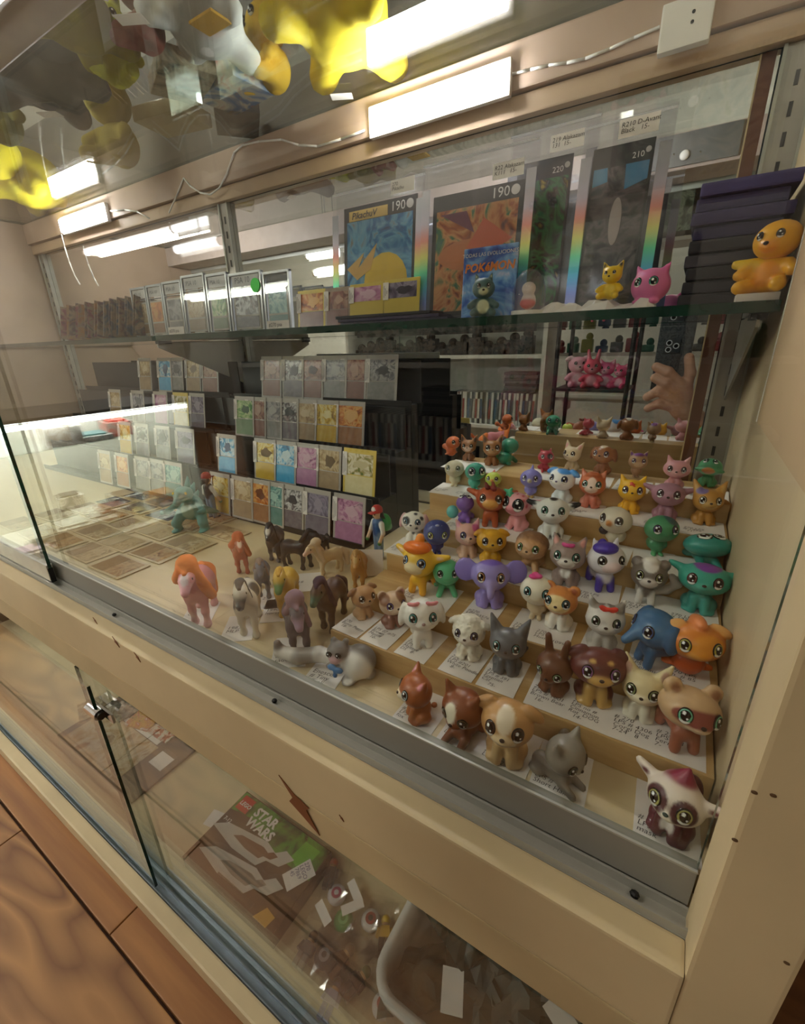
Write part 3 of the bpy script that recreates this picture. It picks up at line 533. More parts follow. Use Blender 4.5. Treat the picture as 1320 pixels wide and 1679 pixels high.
pet('toy_swan', 'cream toy goose with orange beak and black wing on the fourth step', 'E', (1006, 890), 832, -22, 'd8cdb8', b='d0c5ae', l='c98a4a', iris='5a5048', ear='none', bod='bird', muz=0, beak='d08a4a', extra=[('wing', [('e', (-.26, .1, -.34), (.12, .16, .12), '2a2a30')], ())])
pet('toy_bird', 'green toy parrot with dark cap and purple tail on the fourth step', 'E', (1076, 908), 846, 22, '3f8f62', b='3b8a60', l='4f9f6a', iris='4a4a7a', ear='none', bod='bird', muz=.5, nose=None, tl='bushy', t2='7a3fa8', paints=[('e', (.18, -.1, .28), (.2, .3, .2), '2f5a5c')])
pet('toy_frog', 'teal toy frog with bulging eyes beside the wall on the fourth step', 'E', (1152, 921), 878, 26, '2f9186', b='2f9186', iris='d6d6c6', ear='none', bod='lie', hr=(.48, .4, .26), hz=.42, eel=46, eaz=42, muz=0, esz=(.15, .13))
# ---- fifth step
pet('toy_bird', 'cream toy duckling with webbed feet at the left of the fifth step', 'F', (746, 796), 755, -12, 'cdc3a6', b='d6cba8', l='e3dab8', iris='8a9a72', ear='none', bod='bird', muz=.8, nose=None)
pet('toy_bird', 'teal toy peacock with round head on the fifth step', 'F', (778, 803), 759, 12, '3fa28c', b='4fae98', l='5fb7a0', iris='8a96ae', ear='none', bod='bird', muz=.5, nose=None, esz=(.15, .17))
pet('toy_bird', 'lime yellow toy canary with pink crest behind the deer', 'F', (808, 808), 776, -10, 'c9d95a', b='c0cf50', iris='6a5a3a', ear='none', bod='bird', muz=0, beak='d9924a', hpr=[('c', (0, 0, .28), (0, .08, .45), .1, .03, 'e0605a')])
pet('toy_bird', 'periwinkle blue toy bird with pointed crest on the fifth step', 'F', (872, 812), 762, -8, '7b78c2', b='8480c8', l='c9a35a', iris='8d86c8', ear='none', bod='bird', muz=0, beak='c9bfa0', hpr=[('c', (0, .05, .28), (0, .12, .52), .09, .02, '7b78c2')])
pet('toy_dog', 'white toy dog with bright blue ear and cap on the fifth step', 'F', (926, 814), 768, -24, 'e8e6e6', e='4b95d8', b='d8e2e6', iris='2f4f8c', ear='fold', paints=[('e', (.1, -.08, .3), (.24, .36, .16), '3f8ed8')], nose='6a5a8a')
pet('toy_cat', 'rust and pink toy kitten with tufted head on the fifth step', 'F', (974, 819), 770, -4, 'c8683a', s='e9c2ae', e='d98a70', b='d28a78', l='c8705a', iris='3f8a72', ear='cat', paints=[('e', (0, -.34, -.05), (.16, .2, .3), 'ecd2c0')], hpr=[('e', (0, -.1, .3), (.22, .2, .12), 'b55a28')])
pet('toy_cat', 'bright yellow toy cat with red star on its brow on the fifth step', 'F', (1034, 830), 779, 4, 'e9b21c', b='e5a816', iris='4f2a4a', ear='cat', muz=.6, extra=[('star', [('c', (-.1, -.31, .16), (.06, -.3, .22), .025, .02, 'cf3a26'), ('c', (-.04, -.3, .26), (.02, -.32, .12), .022, .022, 'cf3a26'), ('c', (-.1, -.3, .24), (.06, -.32, .14), .018, .018, 'cf3a26')], ())])
pet('toy_cat', 'dusty mauve toy cat with wide ears on the fifth step', 'F', (1088, 850), 792, 2, 'a8798a', b='9f7082', iris='6a3f52', ear='side', muz=.6, hr=(.42, .36, .33))
pet('toy_squirrel', 'tan toy flying squirrel with big curled tail beside the wall', 'F', (1152, 856), 788, 14, 'c08a3f', s='caa05a', b='b88238', iris='c9b08a', ear='fox', tl='curl', t2='b57c34', paints=[('e', (-.2, -.1, .27), (.16, .2, .12), '7a6a9a')])
# ---- topmost step
pet('toy_fox', 'brown toy fox cub with dark ear tips at the left of the topmost step', 'G', (768, 754), 713, -12, '9a6438', s='d9b9a4', e='3f2c22', b='8f5c34', iris='4a3428', ear='fox', pitch=-10)
pet('toy_squirrel', 'gold flecked brown toy squirrel with bushy tail on the topmost step', 'G', (806, 762), 712, 2, '9c6430', s='b58a5a', e='5a3a22', b='8f5a2c', iris='5a3a24', ear='fox', tl='bushy', t2='7f5428', esz=(.115, .135))
pet('toy_turtle', 'sea green toy turtle seen from behind on the topmost step', 'G', (846, 750), 719, 150, '2f8a6c', b='2f8a6c', ear='none', bod='shell', muz=.5, nose=None)
pet('toy_ladybird', 'crimson toy ladybird with black mask on the topmost step', 'G', (893, 772), 744, 10, 'b52a42', b='a8283f', iris='c9a0a8', ear='horse', bod='lie', muz=.5, nose=None, paints=[('e', (.15, -.3, .03), (.16, .16, .14), '2a1a22')])
pet('toy_dog', 'cream toy chihuahua with tall pink ears on the topmost step', 'G', (936, 770), 723, -30, 'dcc6a2', s='ead9bc', e='d59a90', b='d8c3a2', iris='4a3a34', ear='fox')
pet('toy_dog', 'brown toy spaniel with white crown on the topmost step', 'G', (986, 776), 731, -20, '9c6238', s='a8744a', e='8a5430', b='9a6038', iris='8f7a9a', ear='dog', paints=[('e', (0, -.1, .32), (.13, .3, .12), 'dac9b2')])
pet('toy_owl', 'tan toy owl with purple crown feathers on the topmost step', 'G', (1042, 782), 739, 6, 'b08a64', s='c9a884', e='6a3a7a', b='a07a5a', iris='8a6a9a', ear='cat', bod='bird', muz=.5, nose=None, hpr=[('e', (0, -.05, .27), (.22, .24, .12), '7a3a8a')])
pet('toy_cat', 'powder pink toy cat with upright ears on the topmost step', 'G', (1104, 800), 748, 0, 'd8979a', s='e0a8a8', e='d8a09a', b='c88a90', iris='7a5a5a', ear='cat', hr=(.45, .38, .32), pitch=-8)
pet('toy_frog', 'green toy frog with orange mouth in the corner of the topmost step', 'G', (1158, 796), 752, -6, '4fa06c', s='c9803a', b='3f9060', iris='3f7f5a', ear='none', muz=.8, nose=None, eel=40, hpr=[('e', (0, 0, -.12), (.5, .4, .12), '57a872')])
pet('toy_fish', 'glittery orange toy fish at the left end behind the fox cub', 'G', (742, 748), 722, 40, 'd8703f', b='d8703f', iris='5a3a2a', ear='none', bod='fish', muz=0)
# ---- handwritten price cards under them
TXT = {0: '#270\nLPS #\nfox', 1: '15\nLPS #\n', 2: '270\nLPS # 235', 3: '270\nLPS # 467\nShort Hair', 4: '# 270\nLPS #\nmask'}
BTX = ['270\nBunny Puppy\n  18-', 'LPS 07 #75\nBrown\nMastiff\n   10-', '270\nLPS #65\nMaltese\nDS   8-', '270\nLPS #201\nWhite Poodle\n    8-', '270\nLPS # 391\nEgyptian\nCat\n     75-', '270\nLPS # 1001\nBrown Bear\n   16-', '20\nLPS no #\nCinnamon\nRot  DOG\n   14-', '# 270\nLPS # 4306\nCorgi Dog\n7-24   8', '# 270\nLPS # 8\nFerret\n7-']
CTX = ['270\nLPS #\nGiraffe', 'LPS #17\nTurtle', '#270\nLPS #3576\nElephant', '270\nLPS\nBird', '270\nLPS\nHusky 1099', '270 LPS\nHimalayan', '#270\nLPS\nElephant', '#270 LPS\nfish  # 85\n    20-']
cnt = {}
for row, p, name, label in FIG:
    i = cnt.get(row, 0); cnt[row] = i + 1
    if 'glittery' in label or 'turtle seen' in label or 'canary' in label: continue
    y0, z = STEPS[row]; s = TXT.get(i) if row == 'A' else BTX[i] if row == 'B' else CTX[i] if row == 'C' else '270 LPS\n# %d\n  %d-' % (100 + (i * 377 + ord(row) * 53) % 2700, 5 + (i * 7 + ord(row)) % 15)
    wd = .0315 if row in 'BC' else .0365 if row != 'A' else .036; ln = .046 if row != 'A' else .056; yc = (y0 + .002) if row != 'A' else max(.226, p[1] - .036)
    x0 = min(p[0], XR - wd / 2 - .002); random.seed(i * 7 + ord(row)); a = math.radians(random.uniform(-3, 3))
    t = thing('price_card', 'white handwritten price card under the ' + ' '.join(label.split()[:9]), 'price card', (x0, yc, z + .0002 + .00006 * (i % 2)), a, 'price cards under the toy animals')
    MB().box(-wd / 2, wd / 2, 0, ln, 0, .0003).build('card', PAPER, t)
    nl = s.count('\n') + 1; sz = .0054 if nl < 5 else .005
    text(s, sz, t, (-wd / 2 + .002, .0205 if nl > 3 else .0165 - (.0 if nl > 2 else .004), .0005), (0, 0, -.05), INK, -.00004, 'writing', .15, line=.8)
# ================================================================== CARD RACKS
def trading_card(name, label, x, y, z, wd, ht, tilt, cols, border, panel, group, price=True, yaw=0, textured=True, pside=-1, scale=55, cat='trading card', sleeve=False, flat=None):
    rot = (-tilt, 0, yaw) if flat is None else flat
    t = link(name, None, None, (x, y, z), rot); t.empty_display_size = .01; tag(t, label, cat, group)
    MB().rbox(-wd / 2, wd / 2, 0, .0012, 0, ht, .0005).build('card', mat(border, .3, noise=.03), t)
    MB().box(-wd * .42, wd * .42, -.0003, .0002, ht * .46, ht * .9).build('picture', art(cols, scale), t)
    if price and textured:
        rs = random.Random(int(abs(x) * 1e5)); n = 14; a0, b0 = wd * rs.uniform(.17, .27), ht * rs.uniform(.1, .15)
        MB().prism([(wd * .06 + a0 * (1 + rs.uniform(-.35, .25)) * math.cos(2 * math.pi * i / n), ht * .68 + b0 * (1 + rs.uniform(-.35, .25)) * math.sin(2 * math.pi * i / n)) for i in range(n)], -.0006, -.0002).build('printed_subject', mat(cols[2] if rs.random() < .6 else cols[0], .3), t)
    if panel: MB().box(-wd * .43, wd * .43, -.0003, .0002, ht * .05, ht * .44).build('text_panel', art(panel, 90, .5), t)
    if price:
        q = link('price_slip', None, t, (pside * wd * .5 + .0035, -.0014, ht * .42)); MB().box(-.0045, .0045, -.0002, .0002, 0, ht * .5).build('paper', PAPER, q); mb = MB()
        for k in range(3): mb.box(-.003 + k * .0024, -.0024 + k * .0024, -.0004, -.0002, .003 + .002 * k, ht * .5 - .004 - .003 * k)
        mb.build('writing', mat('77737c', .7), q)
    if sleeve: MB().rbox(-wd / 2 - .003, wd / 2 + .003, -.0022, -.0012, -.003, ht + .003, .0004).build('sleeve', CLEAR, t)
    return t
PAL = {'red': ['4a2a26', '8a564a', 'b5907a', '5a3434'], 'grey': ['3a3a40', '77757c', 'b5b2b0', '4a4850'], 'pink': ['7a4a6a', 'bd7fa5', 'd9b3c6', '5f3f62'], 'blue': ['28507a', '4fa6d6', 'cfe6ee', '3a6a9a'], 'green': ['2f5a34', '6aa35a', 'c6d8a0', '3a7a5a'],
       'gold': ['7a5a1c', 'd8b23a', 'f0e3a0', 'a07a2a'], 'orange': ['7a3f1c', 'd07a35', 'e8b46a', '9a4a26'], 'purple': ['3a3344', '6a6078', '9d93a8', '4a4456'], 'bw': ['141416', 'd8d6d6', '3a2f34', 'b8a6a6'], 'cream': ['d8cda0', 'efe8cf', 'b5a468', '5a7a3a'], 'tan': ['7a6346', 'b59a72', 'd6c29c', '8f7550'], 'teal': ['1f4a50', '4f8f8f', 'a8cfc6', '2f5f66']}
PANEL = {'red': ['8f6558', '7d5448'], 'grey': ['9a9894', '7f7d7a'], 'pink': ['c08bb0', 'ae789e'], 'blue': ['5fb7e3', '4aa5d6'], 'green': ['7f9a74', '6a8a62'], 'gold': ['d9b64a', 'caa53c'], 'orange': ['b58560', 'a07250'], 'purple': ['7f7888', '6c6676'], 'bw': ['8a7f86', '5f5860'], 'cream': ['efe4b8', 'e3d6a2'], 'tan': ['b39a78', 'a0886a'], 'teal': ['6a9a96', '55857f']}
PAL.update(brown=['6a4426', 'a8794a', 'c9a878', '7a5636'], sand=['a08a64', 'cdb68c', 'b59a6c', '8a744e'], navy=['20283a', '34445c', '5a5a62', '2a3040'], slate=['3a3c40', '5c5d60', '7a766e', '46464a']); PANEL.update(brown=['a8855a', '94713f'], sand=['c9b692', 'b9a680'], navy=['5a5f6a', '4a505c'], slate=['77756f', '66645f'])
ROWY = [.478, .528, .578, .628]; ROWZ = [-.279, -.222, -.158, -.09]
def rack(label, x0, x1, rows, group, names):
    t = thing('card_rack', label, 'card rack', ((x0 + x1) / 2, .5, CF)); a = (x1 - x0) / 2
    for k in range(4):
        zt = ROWZ[k] - CF - .0008; MB().rbox(-a, a, ROWY[k] - .51 + .002, (ROWY[k + 1] - .51 + .0015 if k < 3 else .140), .0003, max(zt, .004), .001).build('tier', BLACK, t)
        MB().box(-a, a, ROWY[k] - .51 + .001, ROWY[k] - .51 + .0035, max(zt, .004), max(zt, .004) + .006).build('ledge_lip', BLACK, t)
        zb = max(zt, .004); MB().box(-a, a, ROWY[k] - .5 + .0225, ROWY[k] - .5 + .025, zb, zb + .066).build('back_rest', BLACK, t)
    nth = ['bottom', 'second', 'third', 'top']
    for k, (edges, cols, right) in enumerate(rows):
        for i, e in enumerate(edges):
            pxr = edges[i + 1] if i + 1 < len(edges) else right
            py = [840, 775, 695, 620][k]; xl = PY(e, py, ROWY[k])[0]; wd = .054
            c = cols[i]; last = i == len(edges) - 1
            if last and right - e > 0: wd = min(.062, max(.05, PY(right, py, ROWY[k])[0] - xl))
            bd = 'e0c65a' if c == 'cream' else 'b5aea6'
            trading_card('trading_card', '%s card, %s from left in the %s row of the %s' % (names[c], ['first', 'second', 'third', 'fourth', 'fifth', 'sixth', 'seventh'][i], nth[k], group), xl + wd / 2, ROWY[k] - .004 + (len(edges) - i) * -.0016, ROWZ[k] + .0002, wd, .0745 if k < 3 else .076, math.radians(9), PAL[c], bd, PANEL[c], 'cards on the ' + group, price=True)
NM = {'red': 'dull red', 'grey': 'grey', 'pink': 'pink', 'blue': 'light blue', 'green': 'green', 'gold': 'golden', 'orange': 'orange', 'purple': 'purple', 'bw': 'black and white', 'cream': 'yellow bordered', 'tan': 'tan', 'teal': 'teal', 'brown': 'orange brown', 'sand': 'sand coloured', 'navy': 'dark blue', 'slate': 'slate grey'}
rack('wide black stepped card rack left of the wooden riser', -.80, -.372, [
    ([359, 391, 415, 434, 462, 500, 546], ['gold', 'tan', 'orange', 'teal', 'bw', 'purple', 'pink'], 597), ([368, 425, 454, 486, 519, 563], ['blue', 'gold', 'blue', 'pink', 'tan', 'cream'], 616),
    ([394, 411, 434, 458, 484, 516, 549], ['green', 'red', 'grey', 'bw', 'tan', 'gold', 'orange'], 597), ([434, 467, 496, 531, 560, 600], ['red', 'bw', 'red', 'grey', 'red', 'grey'], 653)], 'near card rack', NM)
rack('black stepped card rack at the far left behind the glass reflection', -1.42, -.815, [
    ([188, 212, 240, 260, 281], ['tan', 'orange', 'grey', 'grey', 'teal'], 314), ([213, 237, 267, 298], ['gold', 'bw', 'grey', 'purple'], 328), ([192, 226, 260, 290, 315], ['tan', 'grey', 'pink', 'cream', 'purple'], 339), ([233, 263, 280, 306, 331], ['tan', 'blue', 'grey', 'tan', 'red'], 358)], 'far card rack', NM)
# sleeved cards laid flat on the cabinet floor at the left
random.seed(3); n = 0
for r in range(5):
    for c in range(5):
        x = -1.02 + c * .083 + random.uniform(-.006, .006) + r * .01; y = .262 + r * .05 + random.uniform(-.004, .004)
        if x > -.60 + (0 if r > 3 else -.02) or (r == 4 and c > 3): continue
        cl = ['tan', 'brown', 'sand', 'tan', 'brown', 'sand', 'tan'][(r * 3 + c * 2) % 7]
        if r >= 3 and c < 3: cl = ['navy', 'slate', 'navy'][c]
        trading_card('sleeved_card', '%s sleeved card lying flat, row %s from the glass, %s from left' % (NM[cl], ['one', 'two', 'three', 'four', 'five'][r], ['first', 'second', 'third', 'fourth', 'fifth'][c]), x, y, CF + .0016 + .0003 * (n % 3), .046, .078, 0, PAL[cl], 'c9b48c', PANEL[cl], 'sleeved cards lying on the cabinet floor', price=False, flat=(-math.pi / 2, 0, -math.pi / 2 + random.uniform(-.06, .06)), cat='card', scale=50)
        n += 1
# ================================================================== TOY HORSES
HM = vcol(.42, .1)
def horse(label, feet, top, turn, c, mane, face=None, sock=None, muz=None, hairv=1.0, big=1.0, patch=None, headturn=0, name='toy_horse'):
    p = PZ(feet[0], feet[1], CF + .0006); h = .03
    while proj(p + np.array([0, 0, h]))[1] > top and h < .1: h += .0005
    th = math.atan2(-p[0], p[1]) + math.radians(turn); sock = sock or c; muz = muz or c
    pr = [('e', (0, -.12, .52), (.15, .19, .17), c), ('e', (0, .24, .52), (.16, .2, .17), c), ('c', (0, -.1, .52), (0, .24, .52), .15, .15, c), ('c', (0, -.2, .6), (0, -.38, .84), .13, .09, c),
          ('e', (0, -.46, .86), (.085, .13, .1), c), ('c', (0, -.5, .84), (0, -.64, .75), .075, .055, muz)] + sym(('c', (.04, -.38, .92), (.055, -.38, 1.0), .035, .012, c))
    for sx in (-1, 1):
        pr += [('c', (.09 * sx, -.18, .46), (.09 * sx, -.2 - .04 * sx, .24), .07, .045, c), ('c', (.09 * sx, -.2 - .04 * sx, .24), (.09 * sx, -.18 - .06 * sx, .04), .042, .045, sock), ('e', (.09 * sx, -.2 - .06 * sx, .03), (.05, .06, .03), sock),
               ('c', (.1 * sx, .28, .46), (.1 * sx, .36, .25), .09, .05, c), ('c', (.1 * sx, .36, .25), (.1 * sx, .32, .04), .045, .045, sock), ('e', (.1 * sx, .3, .03), (.05, .06, .03), sock)]
    pn = ([('e', (0, -.56, .9), (.05, .18, .07), face)] if face else []) + [('e', q, r, patch) for q, r in (((.1, .1, .55), (.12, .16, .14)), ((-.1, -.15, .6), (.12, .12, .16)), ((0, .36, .5), (.2, .12, .12))) if patch]
    bm = blob(pr, pn, .03, .06, 'body', HM); root = thing(name, label, 'toy', p, th, 'toy horses on the cabinet floor', h / bm['top'])
    link('body', bm, root)
    v = hairv; mn = [('c', (0, -.4, .97), (0, -.52, .95), .05, .03, mane), ('c', (.03, -.34, .95), (.12 * v, -.2, .62 - .1 * v), .06 * v, .04 * v, mane), ('c', (-.02, -.36, .96), (-.1 * v, -.16, .74), .06 * v, .05 * v, mane), ('c', (0, -.33, .96), (0, -.14, .72), .07 * v, .06, mane)]
    if v > 1.2: mn += [('e', (0, -.3, 1.0), (.13, .14, .12), mane)]
    link('mane', blob(mn, (), .03, .03, 'mane', vcol(.7), .006), root)
    link('tail', blob([('c', (0, .42, .6), (.02, .54, .46), .05 * v, .08 * v, mane), ('c', (.02, .54, .46), (.06, .56, .14), .08 * v, .05 * v, mane)], (), .03, .03, 'tail', vcol(.7), .006), root)
    for sx in (-1, 1): MB().ell((.078 * sx, -.5, .87), (.014, .024, .024), 8).build('eye', mat('17120f', .15), root, True)
horse('pink toy horse with fluffy orange mane and blue halter', (335, 1012), 908, -14, 'd5848a', 'f08a45', 'f2e6e4', 'dca3a4', 'e6b0b2', 1.7)
horse('black and white pinto toy horse with raised foreleg beside the glass', (412, 1030), 932, -8, 'd6cdb8', '4a443c', None, 'd9cfb6', '3a3f40', .9, patch='423c36')
horse('slate grey toy horse standing behind the pinto', (434, 972), 906, -2, '6b6e78', '8f7a6a', None, '62656e')
horse('red toy horse with wild orange glitter mane farthest left', (398, 934), 872, 2, 'b0532f', 'c8652f', 'ead2c2', None, None, 1.6)
horse('black toy horse with white blaze in front of the card rack', (454, 914), 849, -12, '34343a', '2a2a2e', 'e8e6e2', '6a6a70', None, 1)
horse('black toy horse in side view beside the white blazed one', (492, 930), 866, 58, '25252a', '1c1c20')
horse('yellow toy horse with green halter in the middle of the group', (474, 1003), 914, -10, 'd8ae3c', 'c99a30', None, None, '5f8a4a', .7)
horse('charcoal toy horse with long mauve tail nearest the glass', (492, 1062), 964, 2, '4c444c', '8a6a74', None, '3a3438', '9a7f92', 1.25)
horse('dark brown toy horse with purple glitter mane', (545, 1022), 932, -22, '523629', '3a1f35', None, '3c2a22', '4a6a50', 1.2)
horse('cream toy horse with pale mane bowing in front of the rack', (540, 940), 884, -62, 'd8bd94', 'dcc4a4', None, None, 'e3b9a8', 1.3)
horse('golden toy horse with glittering mane beside the folded white card', (590, 958), 893, -6, 'c08a45', 'b98f55', 'd6b070', None, None, 1.1)
horse('black toy horse lying low behind the cream horse', (532, 905), 872, 30, '232327', '1b1b1f')
# their price cards
for i, (px, py, lab, s) in enumerate([(325, 1012, 'pink horse', 'G1\n'), (392, 1035, 'pinto horse', '1983\nMLP'), (475, 1075, 'charcoal horse', 'ED 1988\nshadow fax\nsaddle'), (448, 985, 'grey horse', '25'), (455, 1005, 'yellow horse', '1990\nhorse'), (505, 958, 'black horses', '18'), (530, 1112, 'squirrel figurine', 'Enesco\n# Tiny\n  Tink')]):
    p = PZ(px, py, CF + .0004); t = thing('price_card', 'white handwritten price card lying by the ' + lab, 'price card', p, math.radians(38 if i != 6 else 12), 'price cards by the horses')
    MB().box(-.017, .017, -.018, .03, 0, .0003).build('card', PAPER, t); text(s, .0075, t, (-.014, .004, .0005), (0, 0, 0), INK, -.00004, 'writing', .15, line=.85)
p = PZ(604, 945, CF + .001); t = thing('folded_card', 'blank white folded card standing behind the golden horse', 'card', p, math.radians(38)); MB().prism([(-.02, 0), (.02, 0), (.021, .034), (-.019, .037)], -.0004, .0004).build('front_leaf', PAPER, t, rot=(-.3, 0, 0)); MB().box(-.02, .02, .0, .022, 0, .0006).build('base_leaf', PAPER, t)
# squirrel figurine
p = PZ(572, 1108, CF + .0008); G = 'efeae2'
t = thing('squirrel_figurine', 'grey and white squirrel figurine with curled tail and blue bow', 'figurine', p, math.radians(16), scale=.036)
link('body', blob([('e', (.25, 0, .42), (.4, .34, .4), G), ('e', (.3, .12, .5), (.42, .3, .4), '75706c'), ('e', (-.2, -.05, .75), (.3, .27, .26), '7a7470'), ('e', (-.2, -.26, .68), (.17, .14, .12), 'c9a3a6'), ('e', (.1, -.2, .08), (.2, .25, .08), '8d8781'), ('e', (-.35, .05, 1.0), (.09, .06, .1), '7a7470'), ('e', (-.02, .05, 1.02), (.09, .06, .1), '7a7470'), ('e', (.55, .1, .1), (.16, .2, .09), '8d8781'), ('c', (-.1, -.1, .5), (-.5, -.1, .3), .1, .08, '7d7772')], [('e', (.15, -.35, .42), (.3, .3, .33), G)], .05, .08, 'body', HM), t)
link('tail', blob([('c', (-.35, .25, .25), (-.9, .2, .35), .2, .2, G), ('c', (-.9, .2, .35), (-1.5, .15, .2), .2, .22, '8d857c'), ('c', (-1.5, .15, .2), (-2.0, .1, .3), .2, .17, G), ('c', (-2.0, .1, .3), (-2.05, .1, .55), .15, .1, '6f655c')], (), .05, .08, 'tail', HM), t)
link('bow', blob([('e', (-.3, -.3, .45), (.12, .06, .09), '4a86c0'), ('e', (-.1, -.34, .42), (.12, .06, .09), '4a86c0'), ('c', (-.2, -.33, .44), (-.2, -.35, .26), .04, .06, '3f78b0')], (), .03, .04, 'bow', HM), t)
for sx in (-.34, -.1): link('eye', eye_mesh('3a3a3a'), t, (sx, -.3, .82), (0, 0, 0), (.085, .04, .09))
# standing boy figures with caps
def boy(label, p, hgt, turn, cap1, cap2, coat, pack):
    th = math.atan2(-p[0], p[1]) + math.radians(turn); t = thing('boy_figure', label, 'figurine', p, th, scale=hgt)
    SK = 'e3bd98'
    link('body', blob([('e', (0, 0, .78), (.075, .08, .095), SK), ('c', (0, 0, .66), (0, 0, .72), .03, .03, SK), ('c', (0, 0, .46), (0, 0, .62), .08, .085, coat)] + sym(('c', (.045, 0, .44), (.055, .0, .06), .055, .042, '6f8fae'), ('e', (.058, -.04, .025), (.045, .085, .025), '26262a'), ('c', (.1, 0, .62), (.15, -.02, .48), .042, .035, 'e8e6e0'), ('c', (.15, -.02, .48), (.15, -.09, .36), .03, .028, SK), ('e', (.15, -.1, .33), (.03, .035, .035), '2f7a3a')), [('e', (0, -.1, .54), (.03, .08, .14), '1d4f8a')], .014, .02, 'body', HM), t)
    c = MB().lathe([(.088, 0), (.092, .03), (.08, .075), (.045, .105), (.001, .115)], 18); c.prism([(-.07, -.075), (.07, -.075), (.05, -.15), (-.05, -.15)], 0, .008, M=Matrix(((1, 0, 0, 0), (0, 0, 1, 0), (0, 1, 0, 0), (0, 0, 0, 1))))
    cp = c.build('cap', mat(cap1, .4), t, True, (0, 0, .8)); MB().ell((0, -.045, .045), (.06, .05, .05), 12).build('cap_front', mat(cap2, .4), cp, True)
    link('hair', blob([('e', (0, .03, .77), (.085, .07, .075), '1c1a1c'), ('c', (.05, .05, .74), (.09, .08, .68), .03, .01, '1c1a1c'), ('c', (-.05, .05, .74), (-.09, .08, .68), .03, .01, '1c1a1c')], (), .014, .02, 'hair', HM), t)
    if pack: link('backpack', blob([('e', (0, .15, .58), (.12, .09, .15), pack), ('e', (0, .21, .5), (.08, .06, .07), pack)], (), .016, .03, 'backpack', HM), t)
    for sx in (-1, 1): MB().ell((.03 * sx, -.078, .78), (.012, .006, .018), 8).build('eye', mat('1a1512', .2), t, True)
boy('toy boy in red and white cap with green backpack beside the riser', np.array([PZ(622, 915, CF)[0], PZ(622, 915, CF)[1], CF + .0004]), .088, -52, 'c9302c', 'efece4', '2a62a0', '1f9a45')
boy('toy boy in red cap and dark coat left of the near card rack', np.array([*PY(352, 858, .452)[:2], CF + .0004]), .094, 130, 'a8322e', 'b5443c', '23323a', None)
# teal creature figure
p = np.array([*PZ(318, 868, CF)[:2], CF + .0004]); TE = '5f9a92'
t = thing('monster_figure', 'teal scaly monster figure crouching before the far card rack', 'figurine', p, math.atan2(-p[0], p[1]) - .5, scale=.075)
link('body', blob([('e', (0, .1, .5), (.24, .26, .3), TE), ('e', (0, -.14, .88), (.2, .22, .17), TE), ('c', (0, -.28, .86), (0, -.45, .8), .12, .08, TE), ('c', (0, .3, .4), (.3, .7, .15), .14, .04, TE)] + sym(('c', (.2, .05, .4), (.3, -.12, .2), .13, .1, TE), ('c', (.3, -.12, .2), (.3, -.05, .05), .09, .08, TE), ('e', (.3, -.16, .035), (.1, .17, .035), TE), ('c', (.2, -.02, .65), (.4, -.2, .5), .07, .06, TE), ('c', (.4, -.2, .5), (.4, -.4, .55), .055, .05, TE)), [('e', (0, -.18, .45), (.16, .14, .25), '9ab8a4')], .035, .06, 'body', HM, .008), t)
link('back_fins', blob([('c', (0, .25, .85), (0, .42, .98), .08, .02, '4a857f'), ('c', (0, .34, .66), (0, .54, .76), .08, .02, '4a857f'), ('c', (0, .1, 1.0), (0, .18, 1.2), .07, .02, '4a857f')], (), .03, .03, 'back_fins', HM), t)
for sx in (-1, 1): MB().ell((.13 * sx, -.28, .94), (.03, .03, .035), 8).build('eye', mat('d8c23a', .2), t, True)
# ================================================================== ON THE GLASS SHELF
SZ = .0268
def plush_toy(name, label, loc, th, sc, m, s, ear='bear', e=None, group=None, cat='toy', step=.05, rough=.9, pose='sit', eyes=True, iris='3a2a20', extra=(), bump=.006):
    mm = vcol(rough); root = thing(name, label, cat, loc, th, group, sc); e = e or s
    ep, epn = ears(ear, m, e)
    if pose == 'sit':
        b = [('e', (0, .06, .3), (.3, .27, .32), m)] + sym(('c', (.2, -.1, .14), (.3, -.36, .1), .13, .12, m), ('c', (.26, -.04, .45), (.42, -.2, .32), .1, .1, m)); hl = (0, -.02, .84)
    else:
        b = [('e', (0, .16, .36), (.42, .5, .37), m)] + sym(('c', (.28, -.12, .2), (.4, -.26, .13), .15, .13, m), ('c', (.26, .5, .2), (.36, .62, .14), .16, .14, m)); hl = (0, -.42, .5)
    link('body', blob(b + list(extra), [('e', (0, -.2, .3), (.2, .2, .22), s)], step, .08, 'body', mm, bump), root)
    hd = link('head', blob([('e', (0, 0, 0), (.36, .32, .31), m), ('e', (0, -.27, -.1), (.14, .1, .1), s)] + list(ep), epn, step, .06, 'head', mm, bump), root, hl)
    if eyes:
        for sx in (-1, 1): link('eye', eye_mesh(iris), hd, (.15 * sx, -.28, .06), (0, 0, .45 * sx), (.065, .05, .075))
        MB().ell((0, -.375, -.07), (.045, .03, .032), 8).build('nose', mat('2a1d1a', .3), hd, True)
    return root
HOLO = rainbow()
